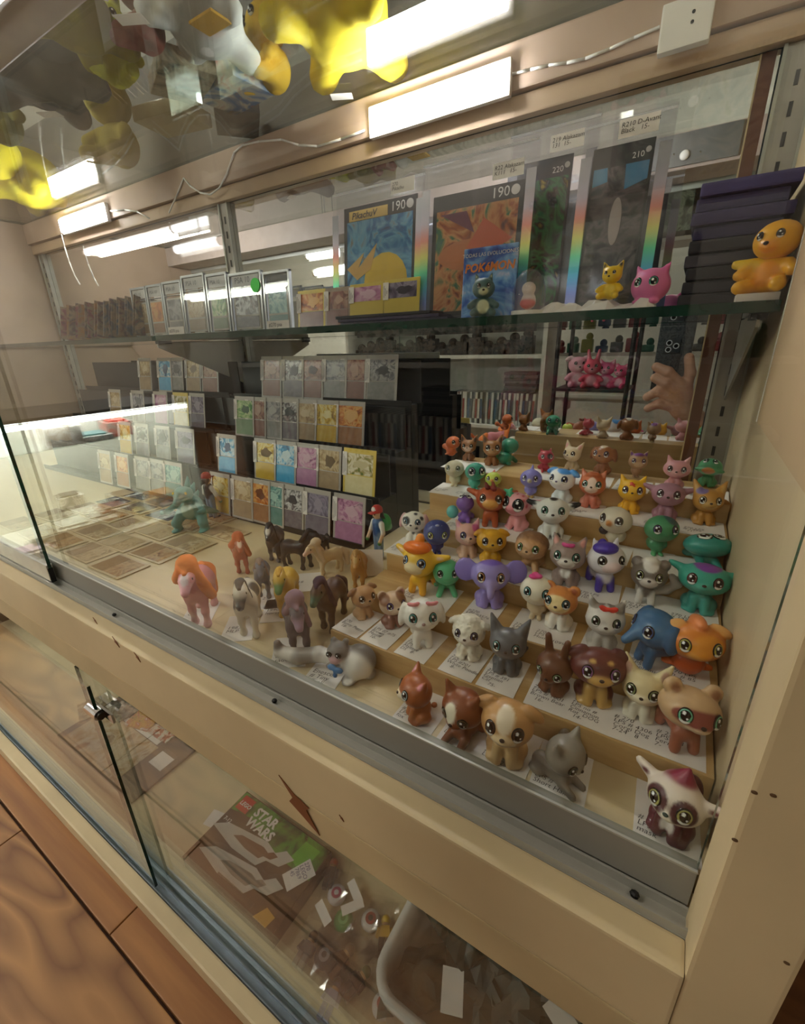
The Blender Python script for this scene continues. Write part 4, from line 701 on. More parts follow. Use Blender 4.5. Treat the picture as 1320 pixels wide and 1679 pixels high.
def jumbo(label, x0p, x1p, ytop, y, cols, hp, name, bx0, bx1, btop, shapes=(), lean=.1, slip=None):
    xa, xb = PY(x0p, 420, y)[0], PY(x1p, 420, y)[0]; zt = PY((x0p + x1p) / 2, ytop, y)[2]; h = (zt - SZ) / math.cos(lean); wd = xb - xa
    t = link('jumbo_card', None, None, ((xa + xb) / 2, y - .022, SZ), (-lean, 0, 0)); t.empty_display_size = .01; tag(t, label, 'trading card', 'jumbo cards in clear bags')
    MB().rbox(-wd / 2, wd / 2, 0, .0014, .006, h, .0006).build('card', mat('17161a', .3), t)
    pc = MB().box(-wd * .45, wd * .45, -.0004, .0002, h * .08, h * .88).build('picture', art(cols, 22, 3.0), t)
    for k, (poly, c) in enumerate(shapes): MB().prism([(q[0] * wd, q[1] * h) for q in poly], -.0007 - k * .0002, 0).build('printed_shape', mat(c, .3), pc)
    text(hp, wd * .13, t, (wd * .16, -.0006, h * .905), (math.pi / 2, 0, 0), WHITE, 0, 'hit_points')
    MB().cyl((wd * .41, -.0006, h * .94), (wd * .41, .0002, h * .94), wd * .045, n=14).build('type_symbol', mat('cfc9c0', .4), t)
    if name: text(name, wd * .095, t, (-wd * .38, -.0008, h * .9), (math.pi / 2, 0, 0), mat('1a1512', .5), .0002, 'card_name', .2); MB().rbox(-wd * .42, wd * .12, -.0005, .0002, h * .885, h * .965, .0002).build('name_plate', mat('d8b45a', .4), t)
    ba, bb = PY(bx0, 420, y)[0] - (xa + xb) / 2, PY(bx1, 420, y)[0] - (xa + xb) / 2; bh = (PY((bx0 + bx1) / 2, btop, y)[2] - SZ) / math.cos(lean)
    bg = MB()
    N = 8
    random.seed(int(x0p))
    for f, yy in ((0, -.0035), (1, .0035)):                       # slightly rippled front and back film
        g = [[(ba + (bb - ba) * i / N, yy + random.uniform(-.0012, .0012), bh * j / N) for i in range(N + 1)] for j in range(N + 1)]
        bg.add([p for r in g for p in r], [(j * (N + 1) + i, j * (N + 1) + i + 1, (j + 1) * (N + 1) + i + 1, (j + 1) * (N + 1) + i) for i in range(N) for j in range(N)])
    b = bg.build('bag', BAG, t, True)
    for x in (ba, bb - .011): MB().box(x, x + .011, -.0052, -.0047, .004, bh * .82).build('foil_edge', HOLO, b)
    MB().box(ba, bb, -.005, -.0044, bh * .955, bh * .968).build('zip_seal', mat('c9c9cf', .3), b)
    if slip:
        q = link('price_slip', None, t, (bb - .05, -.0062, h + .002)); MB().box(0, .036, -.0002, .0002, 0, .016).build('paper', PAPER, q); text(slip, .006, q, (.002, -.0005, .009), (math.pi / 2, 0, 0), INK, -.00003, 'writing', .1, line=.85)
Z = [(-.45, .5), (-.2, .62), (-.28, .5), (-.02, .68), (-.1, .48), (-.3, .4)]
oval = lambda cx, cz, rx, rz, n=18: [(cx + rx * math.cos(2 * math.pi * i / n), cz + rz * math.sin(2 * math.pi * i / n)) for i in range(n)]
jumbo('jumbo card with blue and yellow picture, leftmost in a clear bag', 573, 690, 331, .6, ['1f4a72', '2f74a8', '6fb0d0', '8a6a3a'], '190', 'PikachuV', 558, 703, 296, [(oval(.1, .36, .3, .24), 'e3bd1e'), (Z, 'd8a94a'), (oval(-.28, .2, .16, .12), '6a4a5a')], slip='270\nPikachu')
jumbo('jumbo card with orange, red and green picture, second from left', 716, 858, 312, .585, ['5a2a34', 'b5653a', 'd99a62', '3f7a52', '4a4a72'], '190', None, 701, 876, 245, [(oval(-.05, .52, .36, .12), 'c8743c'), ([(-.1, .55), (.1, .78), (.42, .6), (.2, .52)], 'cf5a30'), ([(-.4, .85), (.0, .68), (-.1, .85)], '7a3a52')], slip='R22 Alakazam\nK111   15-')
jumbo('jumbo card with black and dark green picture, third from left', 842, 928, 266, .612, ['141414', '22301f', '3a8a4a', '0e0e10', 'b5a03a'], '220', None, 832, 964, 203, slip='219 Alakazam\n131  15-')
jumbo('jumbo card with dark grey picture and blue corners, rightmost', 958, 1050, 243, .6, ['161618', '2c2a2e', '6a5f60', '1c2a34'], '210', None, 942, 1076, 193, [([(-.45, .88), (-.45, .78), (-.2, .8), (-.22, .88)], '3f9ac8'), ([(.08, .88), (.1, .74), (.45, .78), (.45, .88)], '3a86b5'), (oval(.02, .56, .1, .14), 'b5a8a4')], slip='R210 D-Avant\nBlack   15-')
def put(px, y, base=SZ): return np.array([PY(px, 500, y)[0], y, base])
# small booster pack with print
y = .532; xa, xb = PY(758, 450, y)[0], PY(846, 450, y)[0]; wd = xb - xa; h = PY(800, 402, y)[2] - SZ
t = link('card_pack', None, None, ((xa + xb) / 2, y, SZ), (-.08, 0, 0)); tag(t, 'blue and white foil card pack with orange lettering before the orange jumbo card', 'card pack')
MB().rbox(-wd / 2, wd / 2, -.002, .002, 0, h, .0015).build('pack', art(['2a3f8a', '3f6ac0', '7fb0e3', 'd8d3e6'], 26), t)
text('TODAS LAS EVOLUCIONES', wd * .085, t, (0, -.0025, h * .87), (math.pi / 2, 0, 0), WHITE, 0, 'lettering', align='CENTER'); text('POKéMON', wd * .19, t, (0, -.0027, h * .66), (math.pi / 2, 0, 0), mat('e0802f', .4), .0004, 'lettering', .15, align='CENTER')
# cards with slips in front
for i, (a, b, tp, c, lab) in enumerate([(485, 531, 474, 'red', 'red flame coloured card standing beside the slabs on the shelf'), (530, 572, 470, 'red', 'brownish card standing second beside the slabs on the shelf'), (572, 628, 463, 'pink', 'pink and blue card with yellow border leaning on the shelf'), (628, 687, 455, 'purple', 'purple blob card with yellow border leaning under the blue jumbo card')]):
    y = .565 - .004 * i; xa, xb = PY(a, 500, y)[0], PY(b, 500, y)[0]; h = PY((a + b) / 2, tp, y)[2] - SZ
    if i > 1: h -= .012
    trading_card('trading_card', lab, (xa + xb) / 2, y, SZ + (.012 if i > 1 else .0002), xb - xa - .001, h, .12, PAL[c] if i != 0 else PAL['orange'], 'd8bf55' if i != 1 else 'a08a78', PANEL['red'] if i < 2 else None, 'cards standing on the glass shelf', scale=35)
y = .54; xa, xb = PY(566, 520, y)[0], PY(700, 520, y)[0]
for k in range(3):
    tag(MB().rbox(xa - .004 * k, xb + .035 - .012 * k, y - .012, y + .03, SZ + .0042 * k - .0001 * 0, SZ + .0042 * (k + 1) - .0004, .0008).build('card_album', mat(['2a2440', '3a3350', '1c1a22'][k], .4)), '%s dark flat album in the stack under the leaning cards' % ['lowest', 'middle', 'upper'][k], 'album', 'dark albums under the leaning cards')
# graded slabs
for i, (a, b, tp, c) in enumerate([(215, 241, 470, 'tan'), (241, 268, 465, 'orange'), (268, 300, 459, 'grey'), (300, 339, 448, 'tan'), (340, 376, 446, 'green'), (377, 432, 444, 'bw'), (433, 478, 442, 'teal')]):
    y = .575; xa, xb = PY(a, 500, y)[0], PY(b, 500, y)[0]; wd = xb - xa - .002; h = PY((a + b) / 2, tp, y)[2] - SZ
    lab = '%s graded card in a clear slab, %s from left on the shelf' % (NM[c], ['first', 'second', 'third', 'fourth', 'fifth', 'sixth', 'seventh'][i])
    if i == 5: lab = 'white graded card slab with a round green sticker'
    t = link('card_slab', None, None, ((xa + xb) / 2, y, SZ), (-.06, 0, 0)); tag(t, lab, 'card slab', 'graded card slabs on the shelf'); wd = min(wd, .085)
    fr = MB(); r = .004
    for q in ((-wd / 2, -wd / 2 + r, 0, h), (wd / 2 - r, wd / 2, 0, h), (-wd / 2, wd / 2, 0, r), (-wd / 2, wd / 2, h - r, h), (-wd / 2, wd / 2, h * .74, h * .75)): fr.rbox(q[0], q[1], -.003, .003, q[2], q[3], .0006)
    fr.build('frame', mat('b9bdc2', .15, .0, coat=.6), t); MB().box(-wd / 2 + r, wd / 2 - r, -.0025, -.002, r, h - r).build('window', CLEAR, t)
    MB().box(-wd * .4, wd * .4, -.001, .0005, h * .78, h * .95).build('grade_label', mat('d8d6d2' if i != 6 else '26262c', .4), t); text('PSA 10' if i != 6 else '10', wd * .16, t, (-wd * .32, -.0013, h * .83), (math.pi / 2, 0, 0), mat('6a6a72', .5), 0, 'lettering')
    cd = MB().box(-wd * .38, wd * .38, -.001, .0005, h * .06, h * .7).build('card', mat('c6c0b2', .4), t); MB().box(-wd * .34, wd * .34, -.0014, -.0009, h * .3, h * .67).build('picture', art(PAL[c], 40), cd); MB().box(-wd * .34, wd * .34, -.0014, -.0009, h * .09, h * .27).build('text_panel', art(PANEL[c], 90), cd)
    if i == 5: MB().cyl((wd * .34, -.0045, h * .76), (wd * .34, -.003, h * .76), .011, n=18).build('round_sticker', mat('2fd23a', .5), t)
    if i in (2, 6): MB().box(-wd * .42, wd * .42, -.0042, -.0036, .003, h * .17).build('price_slip', PAPER, t); text('#270 psa', wd * .14, t, (-wd * .36, -.0046, h * .07), (math.pi / 2, 0, 0), INK, 0, 'writing', .1)
# rows of foil packs filed on edge at the far left
for g, (a, b, tp, cs, lab) in enumerate([(88, 150, 495, ['4a2f3a', '7a3448', 'a0703a'], 'dark red'), (160, 214, 480, ['2a3a48', '33506a', '5a3a40'], 'dark blue')]):
    y0 = .55
    for k in range(9):
        y = y0 + .03 + .004 * (k % 2); x = PY(a, 520, y0)[0] - .03 + (PY(b, 520, y0)[0] - PY(a, 520, y0)[0]) * k / 8
        o = MB().rbox(-.026, .026, -.002, .002, 0, .075 + .004 * (k % 2), .0016).build('foil_pack', art([cs[k % 3], cs[(k + 1) % 3], '8a7a6a', cs[k % 3]], 30), None, False, (x + .03, y, SZ + .002), (0, .22, 1.25))
        tag(o, '%s foil card pack, %s from the left of its row' % (lab, ['first', 'second', 'third', 'fourth', 'fifth', 'sixth', 'seventh', 'eighth', 'ninth'][k]), 'card pack', lab + ' foil packs on the far left shelf')
p = put(190, .56); t = thing('shop_card', 'blank pale card standing among the foil packs', 'card', (p[0], .66, SZ)); MB().box(-.02, .02, 0, .0006, 0, .115).build('card', PAPER, t)
# little toys on the shelf
p = put(792, .511); plush_toy('toy_bear', 'teal and cream round vinyl toy with raised arms on the shelf', p, math.atan2(-p[0], p[1]), .034, '4a6a6a', 'd6dcb8', 'horse', rough=.4, step=.04, group='small toys on the glass shelf')
p = put(866, .52); t = thing('dome_toy', 'clear plastic dome with a white and red toy inside', 'toy', p)
MB().lathe([(.017, 0), (.0175, .018), (.017, .026), (.014, .035), (.008, .042), (.0005, .0445)], 22).build('dome', glass('f2f0f6', .06, .02, .06), t, True); MB().lathe([(.0005, .0001), (.0175, .0002), (.0175, .004), (.0005, .0042)], 20).build('base', WHITE, t)
link('figure', blob([('e', (0, 0, .35), (.3, .28, .34), 'f0e6dc'), ('e', (0, -.05, .8), (.28, .26, .26), 'efe4d6'), ('e', (0, -.1, .25), (.32, .26, .2), 'e0504a')], (), .06, .06, 'figure', vcol(.4)), t, (0, 0, .0045), (0, 0, 0), .026)
xs = [PY(q, 500, .54)[0] for q in (886, 1078)]; mb = MB(); N, K = 16, 6; random.seed(11)
g = [[(xs[0] + (xs[1] - xs[0]) * i / N, .515 + .05 * j / K, SZ + .0006 + (0 if i in (0, N) or j in (0, K) else random.uniform(.001, .011))) for i in range(N + 1)] for j in range(K + 1)]
mb.add([q for r in g for q in r], [(j * (N + 1) + i, j * (N + 1) + i + 1, (j + 1) * (N + 1) + i + 1, (j + 1) * (N + 1) + i) for i in range(N) for j in range(K)]); tag(mb.build('tissue_paper', mat('e6e4e2', .7)), 'crumpled white tissue paper on the shelf between the dome and the pink toy', 'paper')
p = put(998, .535, SZ + .011); plush_toy('toy_cub', 'small yellow vinyl toy peeking over the tissue paper', p, math.atan2(-p[0], p[1]) - .3, .026, 'e6bf1e', 'e9c93a', 'cat', e='2a2620', rough=.4, step=.05, group='small toys on the glass shelf')
p = put(1062, .535, SZ + .004); t = thing('toy_ball_cat', 'round pink vinyl toy with pointed ears and green eyes', 'toy', p, math.atan2(-p[0], p[1]) - .35, 'small toys on the glass shelf', .036)
link('body', blob([('e', (0, 0, .45), (.48, .44, .43), 'e07ab0')] + sym(('c', (.26, 0, .72), (.42, 0, .98), .14, .02, 'd86aa4'), ('e', (.2, -.2, .06), (.14, .2, .07), 'e07ab0')), (), .05, .06, 'body', vcol(.4)), t)
for sx in (-1, 1): link('eye', eye_mesh('3fa08a'), t, (.19 * sx, -.37, .52), (0, 0, .4 * sx), (.12, .05, .13))
for k in range(9):
    x0, x1 = PY(1122 + (k % 3) * 3, 450, .58)[0], .0495 - .006 * (k % 2); z = SZ + .011 * k
    tag(MB().rbox(x0, x1, .535 + .004 * (k % 2), .66, z + .0002, z + .0104, .002).build('album', mat(['2b2730', '3c3a44', '26242c', '4a4652', '2a2730', '383260', '3a3468', '352f60', '403a70'][k], .6, noise=.12)), 'dark zip album, %s from the bottom of the stack at the shelf end' % ['first', 'second', 'third', 'fourth', 'fifth', 'sixth', 'seventh', 'eighth', 'ninth'][k], 'album', 'albums stacked at the right shelf end')
tag(MB().box(PY(1205, 490, .52)[0], .05, .506, .532, SZ + .0001, SZ + .006).build('paper_pad', PAPER), 'white paper pad in front of the stacked albums', 'paper')
p = np.array([.041, .516, SZ + .0062]); plush_toy('toy_duckling', 'orange yellow vinyl toy with outstretched arm at the right shelf end', p, -.5, .046, 'f0b01e', 'f2a024', 'none', rough=.4, step=.045, extra=[('c', (-.2, -.05, .5), (-.55, -.12, .52), .1, .08, 'ecc21e')])
# tan sheet of card on the right wall
t = thing('card_sheet', 'tan sheet of card with white edge standing against the right cabinet wall', 'card sheet', (XR - .0035, .216, -.067)); MB().box(0, .0008, .006, .252, 0, .3).build('sheet', mat('c2a580', .6, noise=.05, scale=8), t); MB().box(-.0006, .0014, .2515, .2535, 0, .3).build('white_edge', WHITE, t)
# ================================================================== PLUSH TOYS ON THE TOP GLASS
TZ = .3518
def over(px, py): p = PZ(px, py, TZ); return np.array([p[0], p[1], TZ])
GP = 'plush toys on the top glass'
Y1, Y2 = 'd8b62a', 'b9a23a'
plush_toy('plush_bear', 'large bright yellow plush toy beside the near light bar overhead', over(548, 85), .3, .15, 'e8cb2a', 'ead24a', 'bear', group=GP, pose='lie')
plush_toy('plush_bear', 'mustard yellow plush toy with long feet left of the large one', over(448, 150), -.4, .085, 'd2a92c', 'cfae3a', 'none', group=GP, pose='sit')
plush_toy('plush_dog', 'white plush toy with red collar and yellow patch overhead', over(330, 70), .6, .115, 'd8d6d4', 'c9c9cc', 'dog', e='cfd0d2', group=GP, pose='lie', extra=[('e', (.1, -.06, .2), (.2, .1, .14), 'cf3f26')])
tag(MB().rbox(-.02, .02, -.014, .014, 0, .003, .001).build('felt_patch', mat('d9a42e', .8), None, False, over(345, 40)), 'orange yellow felt badge lying by the white plush toy', 'badge')
plush_toy('plush_rabbit', 'small yellow green plush toy with upright ears facing down overhead', over(196, 140), .9, .075, 'c9c832', 'd3cc4a', 'bunny', e='26262a', group=GP)
plush_toy('plush_seal', 'big slate grey plush toy lying at the left overhead', over(85, 165), 1.3, .14, '666a72', '74787e', 'none', group=GP, pose='lie', eyes=False)
plush_toy('plush_bear', 'olive yellow plush toy with black back in the top left corner', over(112, 70), .2, .095, '9a8a2a', '8a7a28', 'bear', e='1f1f22', group=GP, pose='lie')
plush_toy('plush_bear', 'lemon yellow plush toy at the far left end overhead', over(45, 335), .5, .17, 'ead21e', 'efdc4a', 'none', group=GP, pose='lie')
plush_toy('plush_bear', 'khaki plush toy near the beam left of the cord', over(200, 272), .2, .12, 'a8963a', '9a8a3a', 'bear', group=GP)
plush_toy('plush_bear', 'dark red plush toy between the white and the yellow green ones', over(244, 85), .2, .07, '8a4438', '7a3a30', 'bear', group=GP)
plush_toy('plush_bear', 'dull olive plush toy at the left edge of the picture overhead', over(10, 235), .7, .1, '8f8640', '8a8344', 'none', group=GP)
for i, (px, py, c, lab) in enumerate([(285, 205, ['c9b58a', 'd6c49c'], 'beige cardboard box with a dark loop print beside the plush toys'), (385, 160, ['c98a6a', '3f7fc0', 'e6e0d8', 'c0443a'], 'colourful picture book lying on the top glass'), (300, 140, ['8a7a62', 'c9b89a', '4a5a4a'], 'stack of brownish comics lying on the top glass'), (390, 205, ['4a4a4e', '6a6a6e'], 'dark grey box lying on the top glass by the beam')]):
    p = over(px, py); tag(MB().rbox(-.05, .05, -.035, .035, 0, .02 + .01 * (i % 2), .002).build(['storage_box', 'picture_book', 'comic_stack', 'storage_box'][i], art(c, 18), None, False, p, (0, 0, .2 - .3 * i)), lab, 'box' if i in (0, 3) else 'book')
for i, (px, py) in enumerate([(80, 180), (213, 20), (560, 150)]):
    p = over(px, py); tag(MB().box(-.016, .016, -.009, .009, -.0082, -.0078).build('sewn_label', PAPER, None, False, (p[0], p[1], TZ - .0065 + .0085), (0, 0, .5)), 'white sewn label hanging from the %s' % ['slate grey plush toy', 'olive yellow plush toy', 'large bright yellow plush toy'][i], 'label', 'sewn labels of the plush toys')
# ================================================================== LOWER COMPARTMENT
bz = -.745
a, b = PZ(405, 1297, bz), PZ(545, 1395, bz); wd = b[0] - a[0]; dp = a[1] - .2018
t = thing('toy_box', 'flat dark printed toy box with white lettering and a price slip', 'box', ((a[0] + b[0]) / 2, a[1] - dp / 2, LF + .0004), 0)
y1 = dp / 2
bx = MB().rbox(-wd / 2, wd / 2, -y1, y1, 0, bz - LF - .0004, .0015).build('carton', art(['1c1512', '2f241c', '4a3a2a', '241d18'], 9, 1.5, .18), t)
zt = bz - LF + .0002 - .0004
def lie(poly, c, k=0, nm='printed_shape', par=None):
    M = Matrix(((1, 0, 0, 0), (0, 0, 1, 0), (0, 1, 0, 0), (0, 0, 0, 1))); return MB().prism(poly, zt, zt + .0004 + .0002 * k, M=M).build(nm, c if not isinstance(c, str) else mat(c, .25), par or bx)
lie([(-wd / 2 + .002, y1 - .002), (wd / 2 - .002, y1 - .002), (wd / 2 - .002, y1 - .05), (.01, y1 - .05), (-wd / 2 + .045, y1 - .03), (-wd / 2 + .002, y1 - .036)], art(['1a2412', '2f5a24', '4f9a34', '16180f'], 16, 2.0, .2), 0)
lie([(-wd / 2 + .006, y1 - .006), (-wd / 2 + .032, y1 - .006), (-wd / 2 + .032, y1 - .031), (-wd / 2 + .006, y1 - .031)], 'c8281f', 1, 'logo_square')
text('LEGO', .0098, t, (-wd / 2 + .0075, y1 - .0225, zt + .0009), (0, 0, 0), WHITE, .0003, 'lettering', .12)
text('STAR', .021, t, (-wd / 2 + .044, y1 - .024, zt + .0009), (0, 0, 0), WHITE, .0008, 'lettering', .08); text('WARS', .021, t, (-wd / 2 + .044, y1 - .042, zt + .0009), (0, 0, 0), WHITE, .0008, 'lettering', .08)
text('7-12', .009, t, (-wd / 2 + .006, y1 - .055, zt + .0009), (0, 0, 0), WHITE, .0002, 'lettering'); 
for k, (ox, oy) in enumerate(((-.012, .006), (.002, -.03))):
    s = 1.0; P = [(-.095, -.012), (-.07, .004), (.02, .016), (.045, .01), (.06, .022), (.082, .018), (.066, -.002), (.04, -.006), (.03, -.02), (-.03, -.022)]
    lie([(q[0] * .9 + ox - .004, q[1] * .95 + oy) for q in P], 'd2cdc4', 2, 'printed_ship')
    lie([(q[0] * .5 + ox + .004, q[1] * .45 + oy - .001) for q in P], '6a4636' if k == 0 else '8f8a82', 3, 'printed_ship')
lie([(-.03, -.056), (.05, -.056), (.05, -.048), (-.03, -.048)], '3f3a30', 2); lie([(.06, -.06), (.085, -.06), (.088, -.045), (.07, -.042)], 'd9a53a', 3)
lie([(wd / 2 - .045, y1 - .01), (wd / 2 - .015, y1 - .01), (wd / 2 - .02, y1 - .05), (wd / 2 - .05, y1 - .04)], '62b83a', 1)
q = link('price_slip', None, t, (wd / 2 - .02, y1 - .052, zt + .002), (0, 0, -.5)); MB().box(-.013, .013, -.022, .022, 0, .0004).build('paper', PAPER, q); text('270\nLEGO\n7869\n45', .0085, q, (-.011, .012, .0007), (0, 0, 0), mat('4a4a80', .6), 0, 'writing', .1, line=.9)
# another slip under the box
p = PZ(363, 1350, LF); tag(MB().box(-.02, .02, -.014, .014, 0, .0003).build('price_slip', PAPER, None, False, (p[0] - .01, p[1], LF + .0003), (0, 0, .2)), 'pale price slip lying left of the printed toy box', 'price slip')
# bagged little toys
def bagged(label, px, py, kind, c1, c2, c3, rz=0.0):
    z0 = LF + .0012; p = PZ(px, py, z0 + .008); t = thing('bagged_toy', label, 'toy', (p[0], p[1], z0), rz, 'bagged little toys')
    if kind == 'fig':
        R = Matrix.Rotation(-math.pi / 2, 4, 'X')
        fz = .009; M = Matrix.Translation((0, 0, fz)) @ Matrix.Rotation(math.pi / 2, 4, 'X') @ Matrix.Rotation(math.pi, 4, 'Y'); M = Matrix.Translation((0, -.02, fz)) @ Matrix.Rotation(-math.pi / 2, 4, 'X') @ Matrix.Rotation(math.pi, 4, 'Z')
        MB().prism([(-.008, .0), (.008, .0), (.006, .013), (-.006, .013)], -.0045, .0045, M=Matrix.Translation((0, -.012, fz)) @ Matrix(((1, 0, 0, 0), (0, 0, 1, 0), (0, 1, 0, 0), (0, 0, 0, 1)))).build('torso', mat(c1, .3), t)
        for s in (-1, 1):
            MB().rbox(s * .0042 - .0036, s * .0042 + .0036, -.028, -.0125, fz - .0045, fz + .0045, .001).build('leg', mat(c2, .3), t); MB().cyl((s * .0085, -.001, fz), (s * .0105, -.012, fz + .003), .0026, n=8).build('arm', mat(c1, .3), t)
        MB().cyl((0, .0015, fz), (0, .011, fz), .005, n=14).build('head', mat('d8ab7a', .3), t); MB().ell((0, .0085, fz), (.0068, .0068, .0066), 12).build('hair', mat(c3, .35), t, True)
    else:
        MB().lathe([(.0005, .012), (.009, .0118), (.0125, .0105), (.014, .006), (.0125, .002), (.0005, .001)], 22).build('disc', mat(c1, .3), t, True)
        MB().cyl((0, 0, .0119), (0, 0, .0126), .0075, n=18).build('emblem', mat(c2, .35), t); MB().cyl((0, 0, .0126), (0, 0, .0131), .0036, n=14).build('emblem_dot', mat(c3, .35), t)
    mb = MB(); N = 7; random.seed(int(px)); wx, wy = .026, .036
    g = [[(wx * (2 * i / N - 1), wy * (2 * j / N - 1), .0008 if i in (0, N) or j in (0, N) else .0155 + random.uniform(-.003, .004)) for i in range(N + 1)] for j in range(N + 1)]
    mb.add([q for r in g for q in r], [(j * (N + 1) + i, j * (N + 1) + i + 1, (j + 1) * (N + 1) + i + 1, (j + 1) * (N + 1) + i) for i in range(N) for j in range(N)]); mb.build('bag', glass('fbfbfb', .07, .05, .04), t)
bagged('bagged dark toy figure with red hair at the back beside the toy box', 545, 1425, 'fig', '26262a', '1f1f24', 'c0502a', .4)
bagged('bagged white round token with pink spiral beside the toy box', 552, 1466, 'disc', 'e6e0e6', 'c9527a', 'f0e8ee', .2)
bagged('bagged translucent green ball among the bagged toys', 563, 1508, 'disc', '4fae5a', '7fd08a', '3f9a4a', 0)
bagged('bagged white token with red and black emblem', 608, 1508, 'disc', 'e8e2dc', 'a8302a', '2a2226', .3)
bagged('bagged yellow and black toy figure beside the white bin', 632, 1522, 'fig', 'd8a92a', '2a2624', 'd9b23a', .5)
bagged('bagged grey armoured toy figure with brown hair', 508, 1548, 'fig', '6a6a6c', '8a8784', '3a261c', .1)
bagged('bagged dark token with star emblem in the middle', 532, 1568, 'disc', '4a4448', 'b5aeb2', '2a2630', .1)
bagged('bagged brown robed toy figure in the middle', 566, 1568, 'fig', '6a4632', '7a5a44', '3a241a', -.2)
bagged('bagged pale violet toy figure nearest the lower track', 548, 1628, 'fig', 'a89ab8', '8a7f9a', '4a3a34', .15)
bagged('bagged dark toy figure with green face', 592, 1604, 'fig', '3a3434', '4a4040', '3f5a2a', -.3)
bagged('bagged white and red token beside the bin corner', 628, 1648, 'disc', 'e3ddd8', 'b0443a', 'd8d0cc', .3)
for i, (px, py, r) in enumerate([(582, 1462, -.5), (530, 1497, -.4), (578, 1487, .9)]):
    p = PZ(px, py, LF + .02); tag(MB().box(-.016, .016, -.006, .006, 0, .0004).build('price_slip', PAPER, None, False, (p[0], p[1], LF + .0205), (.15, 0, r)), 'narrow white price slip on the bags, %s' % ['right of the pink spiral token', 'left of the green ball', 'behind the green ball'][i], 'price slip')
# white plastic bin
x0 = PZ(678, 1490, -.66)[0] - .004; x1, y0, y1 = XR - .012, .2085, .40
def rrect(x0, x1, y0, y1, r, n=6):
    o = []
    for cx, cy, s in ((x1 - r, y1 - r, 0), (x0 + r, y1 - r, 90), (x0 + r, y0 + r, 180), (x1 - r, y0 + r, 270)): o += [(cx + r * math.cos(math.radians(s + 90 * i / n)), cy + r * math.sin(math.radians(s + 90 * i / n))) for i in range(n + 1)]
    return o
loops = [(0, LF + .0006), (0, -.668), (-.007, -.664), (-.007, -.659), (.004, -.659), (.006, -.70), (.008, LF + .004)]; mb = MB(); v = []; n = 0
for off, z in loops:
    q = rrect(x0 + off, x1 - off, y0 + off, y1 - off, .03 - off); n = len(q); v += [(x, y, z) for x, y in q]
mb.add(v, [(j * n + i, j * n + (i + 1) % n, (j + 1) * n + (i + 1) % n, (j + 1) * n + i) for j in range(len(loops) - 1) for i in range(n)] + [tuple(range((len(loops) - 1) * n, len(loops) * n)), tuple(range(n - 1, -1, -1))])
t = thing('plastic_bin', 'white plastic bin with rounded rim full of clear bags', 'bin', (0, 0, 0)); mb.build('tub', mat('d9d7d2', .35), t, True)
random.seed(5)
for i in range(9):
    cx = x0 + .03 + (x1 - x0 - .06) * ((i * .37) % 1); cy = y0 + .04 + (y1 - y0 - .08) * ((i * .61) % 1); mb = MB(); N = 7; wx, wy = random.uniform(.03, .045), random.uniform(.025, .04)
    g = [[(wx * (2 * a / N - 1), wy * (2 * c / N - 1), random.uniform(0, .02) if 0 < a < N and 0 < c < N else random.uniform(0, .006)) for a in range(N + 1)] for c in range(N + 1)]
    mb.add([q for r in g for q in r], [(j * (N + 1) + k, j * (N + 1) + k + 1, (j + 1) * (N + 1) + k + 1, (j + 1) * (N + 1) + k) for k in range(N) for j in range(N)])
    tag(mb.build('clear_bag', [glass('8f9e8e', .08, .06, .5, 'b1', '55605a'), glass('7f8683', .08, .06, .55, 'b2', '747c77'), glass('9aa89e', .08, .05, .45, 'b3', '5f6a62')][i % 3], None, False, (cx, cy, -.70 + .003 * i), (random.uniform(-.3, .3), random.uniform(-.3, .3), random.uniform(0, 3))), 'crumpled clear plastic bag, %s layer from the bottom of the white bin' % ['first', 'second', 'third', 'fourth', 'fifth', 'sixth', 'seventh', 'eighth', 'ninth'][i], 'plastic bag', 'plastic bags in the bin')
for i, (px, py) in enumerate([(742, 1622), (925, 1672)]):
    p = PZ(px, py, -.665); tag(MB().box(-.012, .012, -.019, .019, 0, .0004).build('paper_slip', PAPER, None, False, (p[0], p[1], -.668), (.1, .12, .4 + i * .7)), 'white paper slip on top of the bags in the bin, %s' % ['nearest its left rim', 'at the right', 'behind the others'][i], 'paper slip')
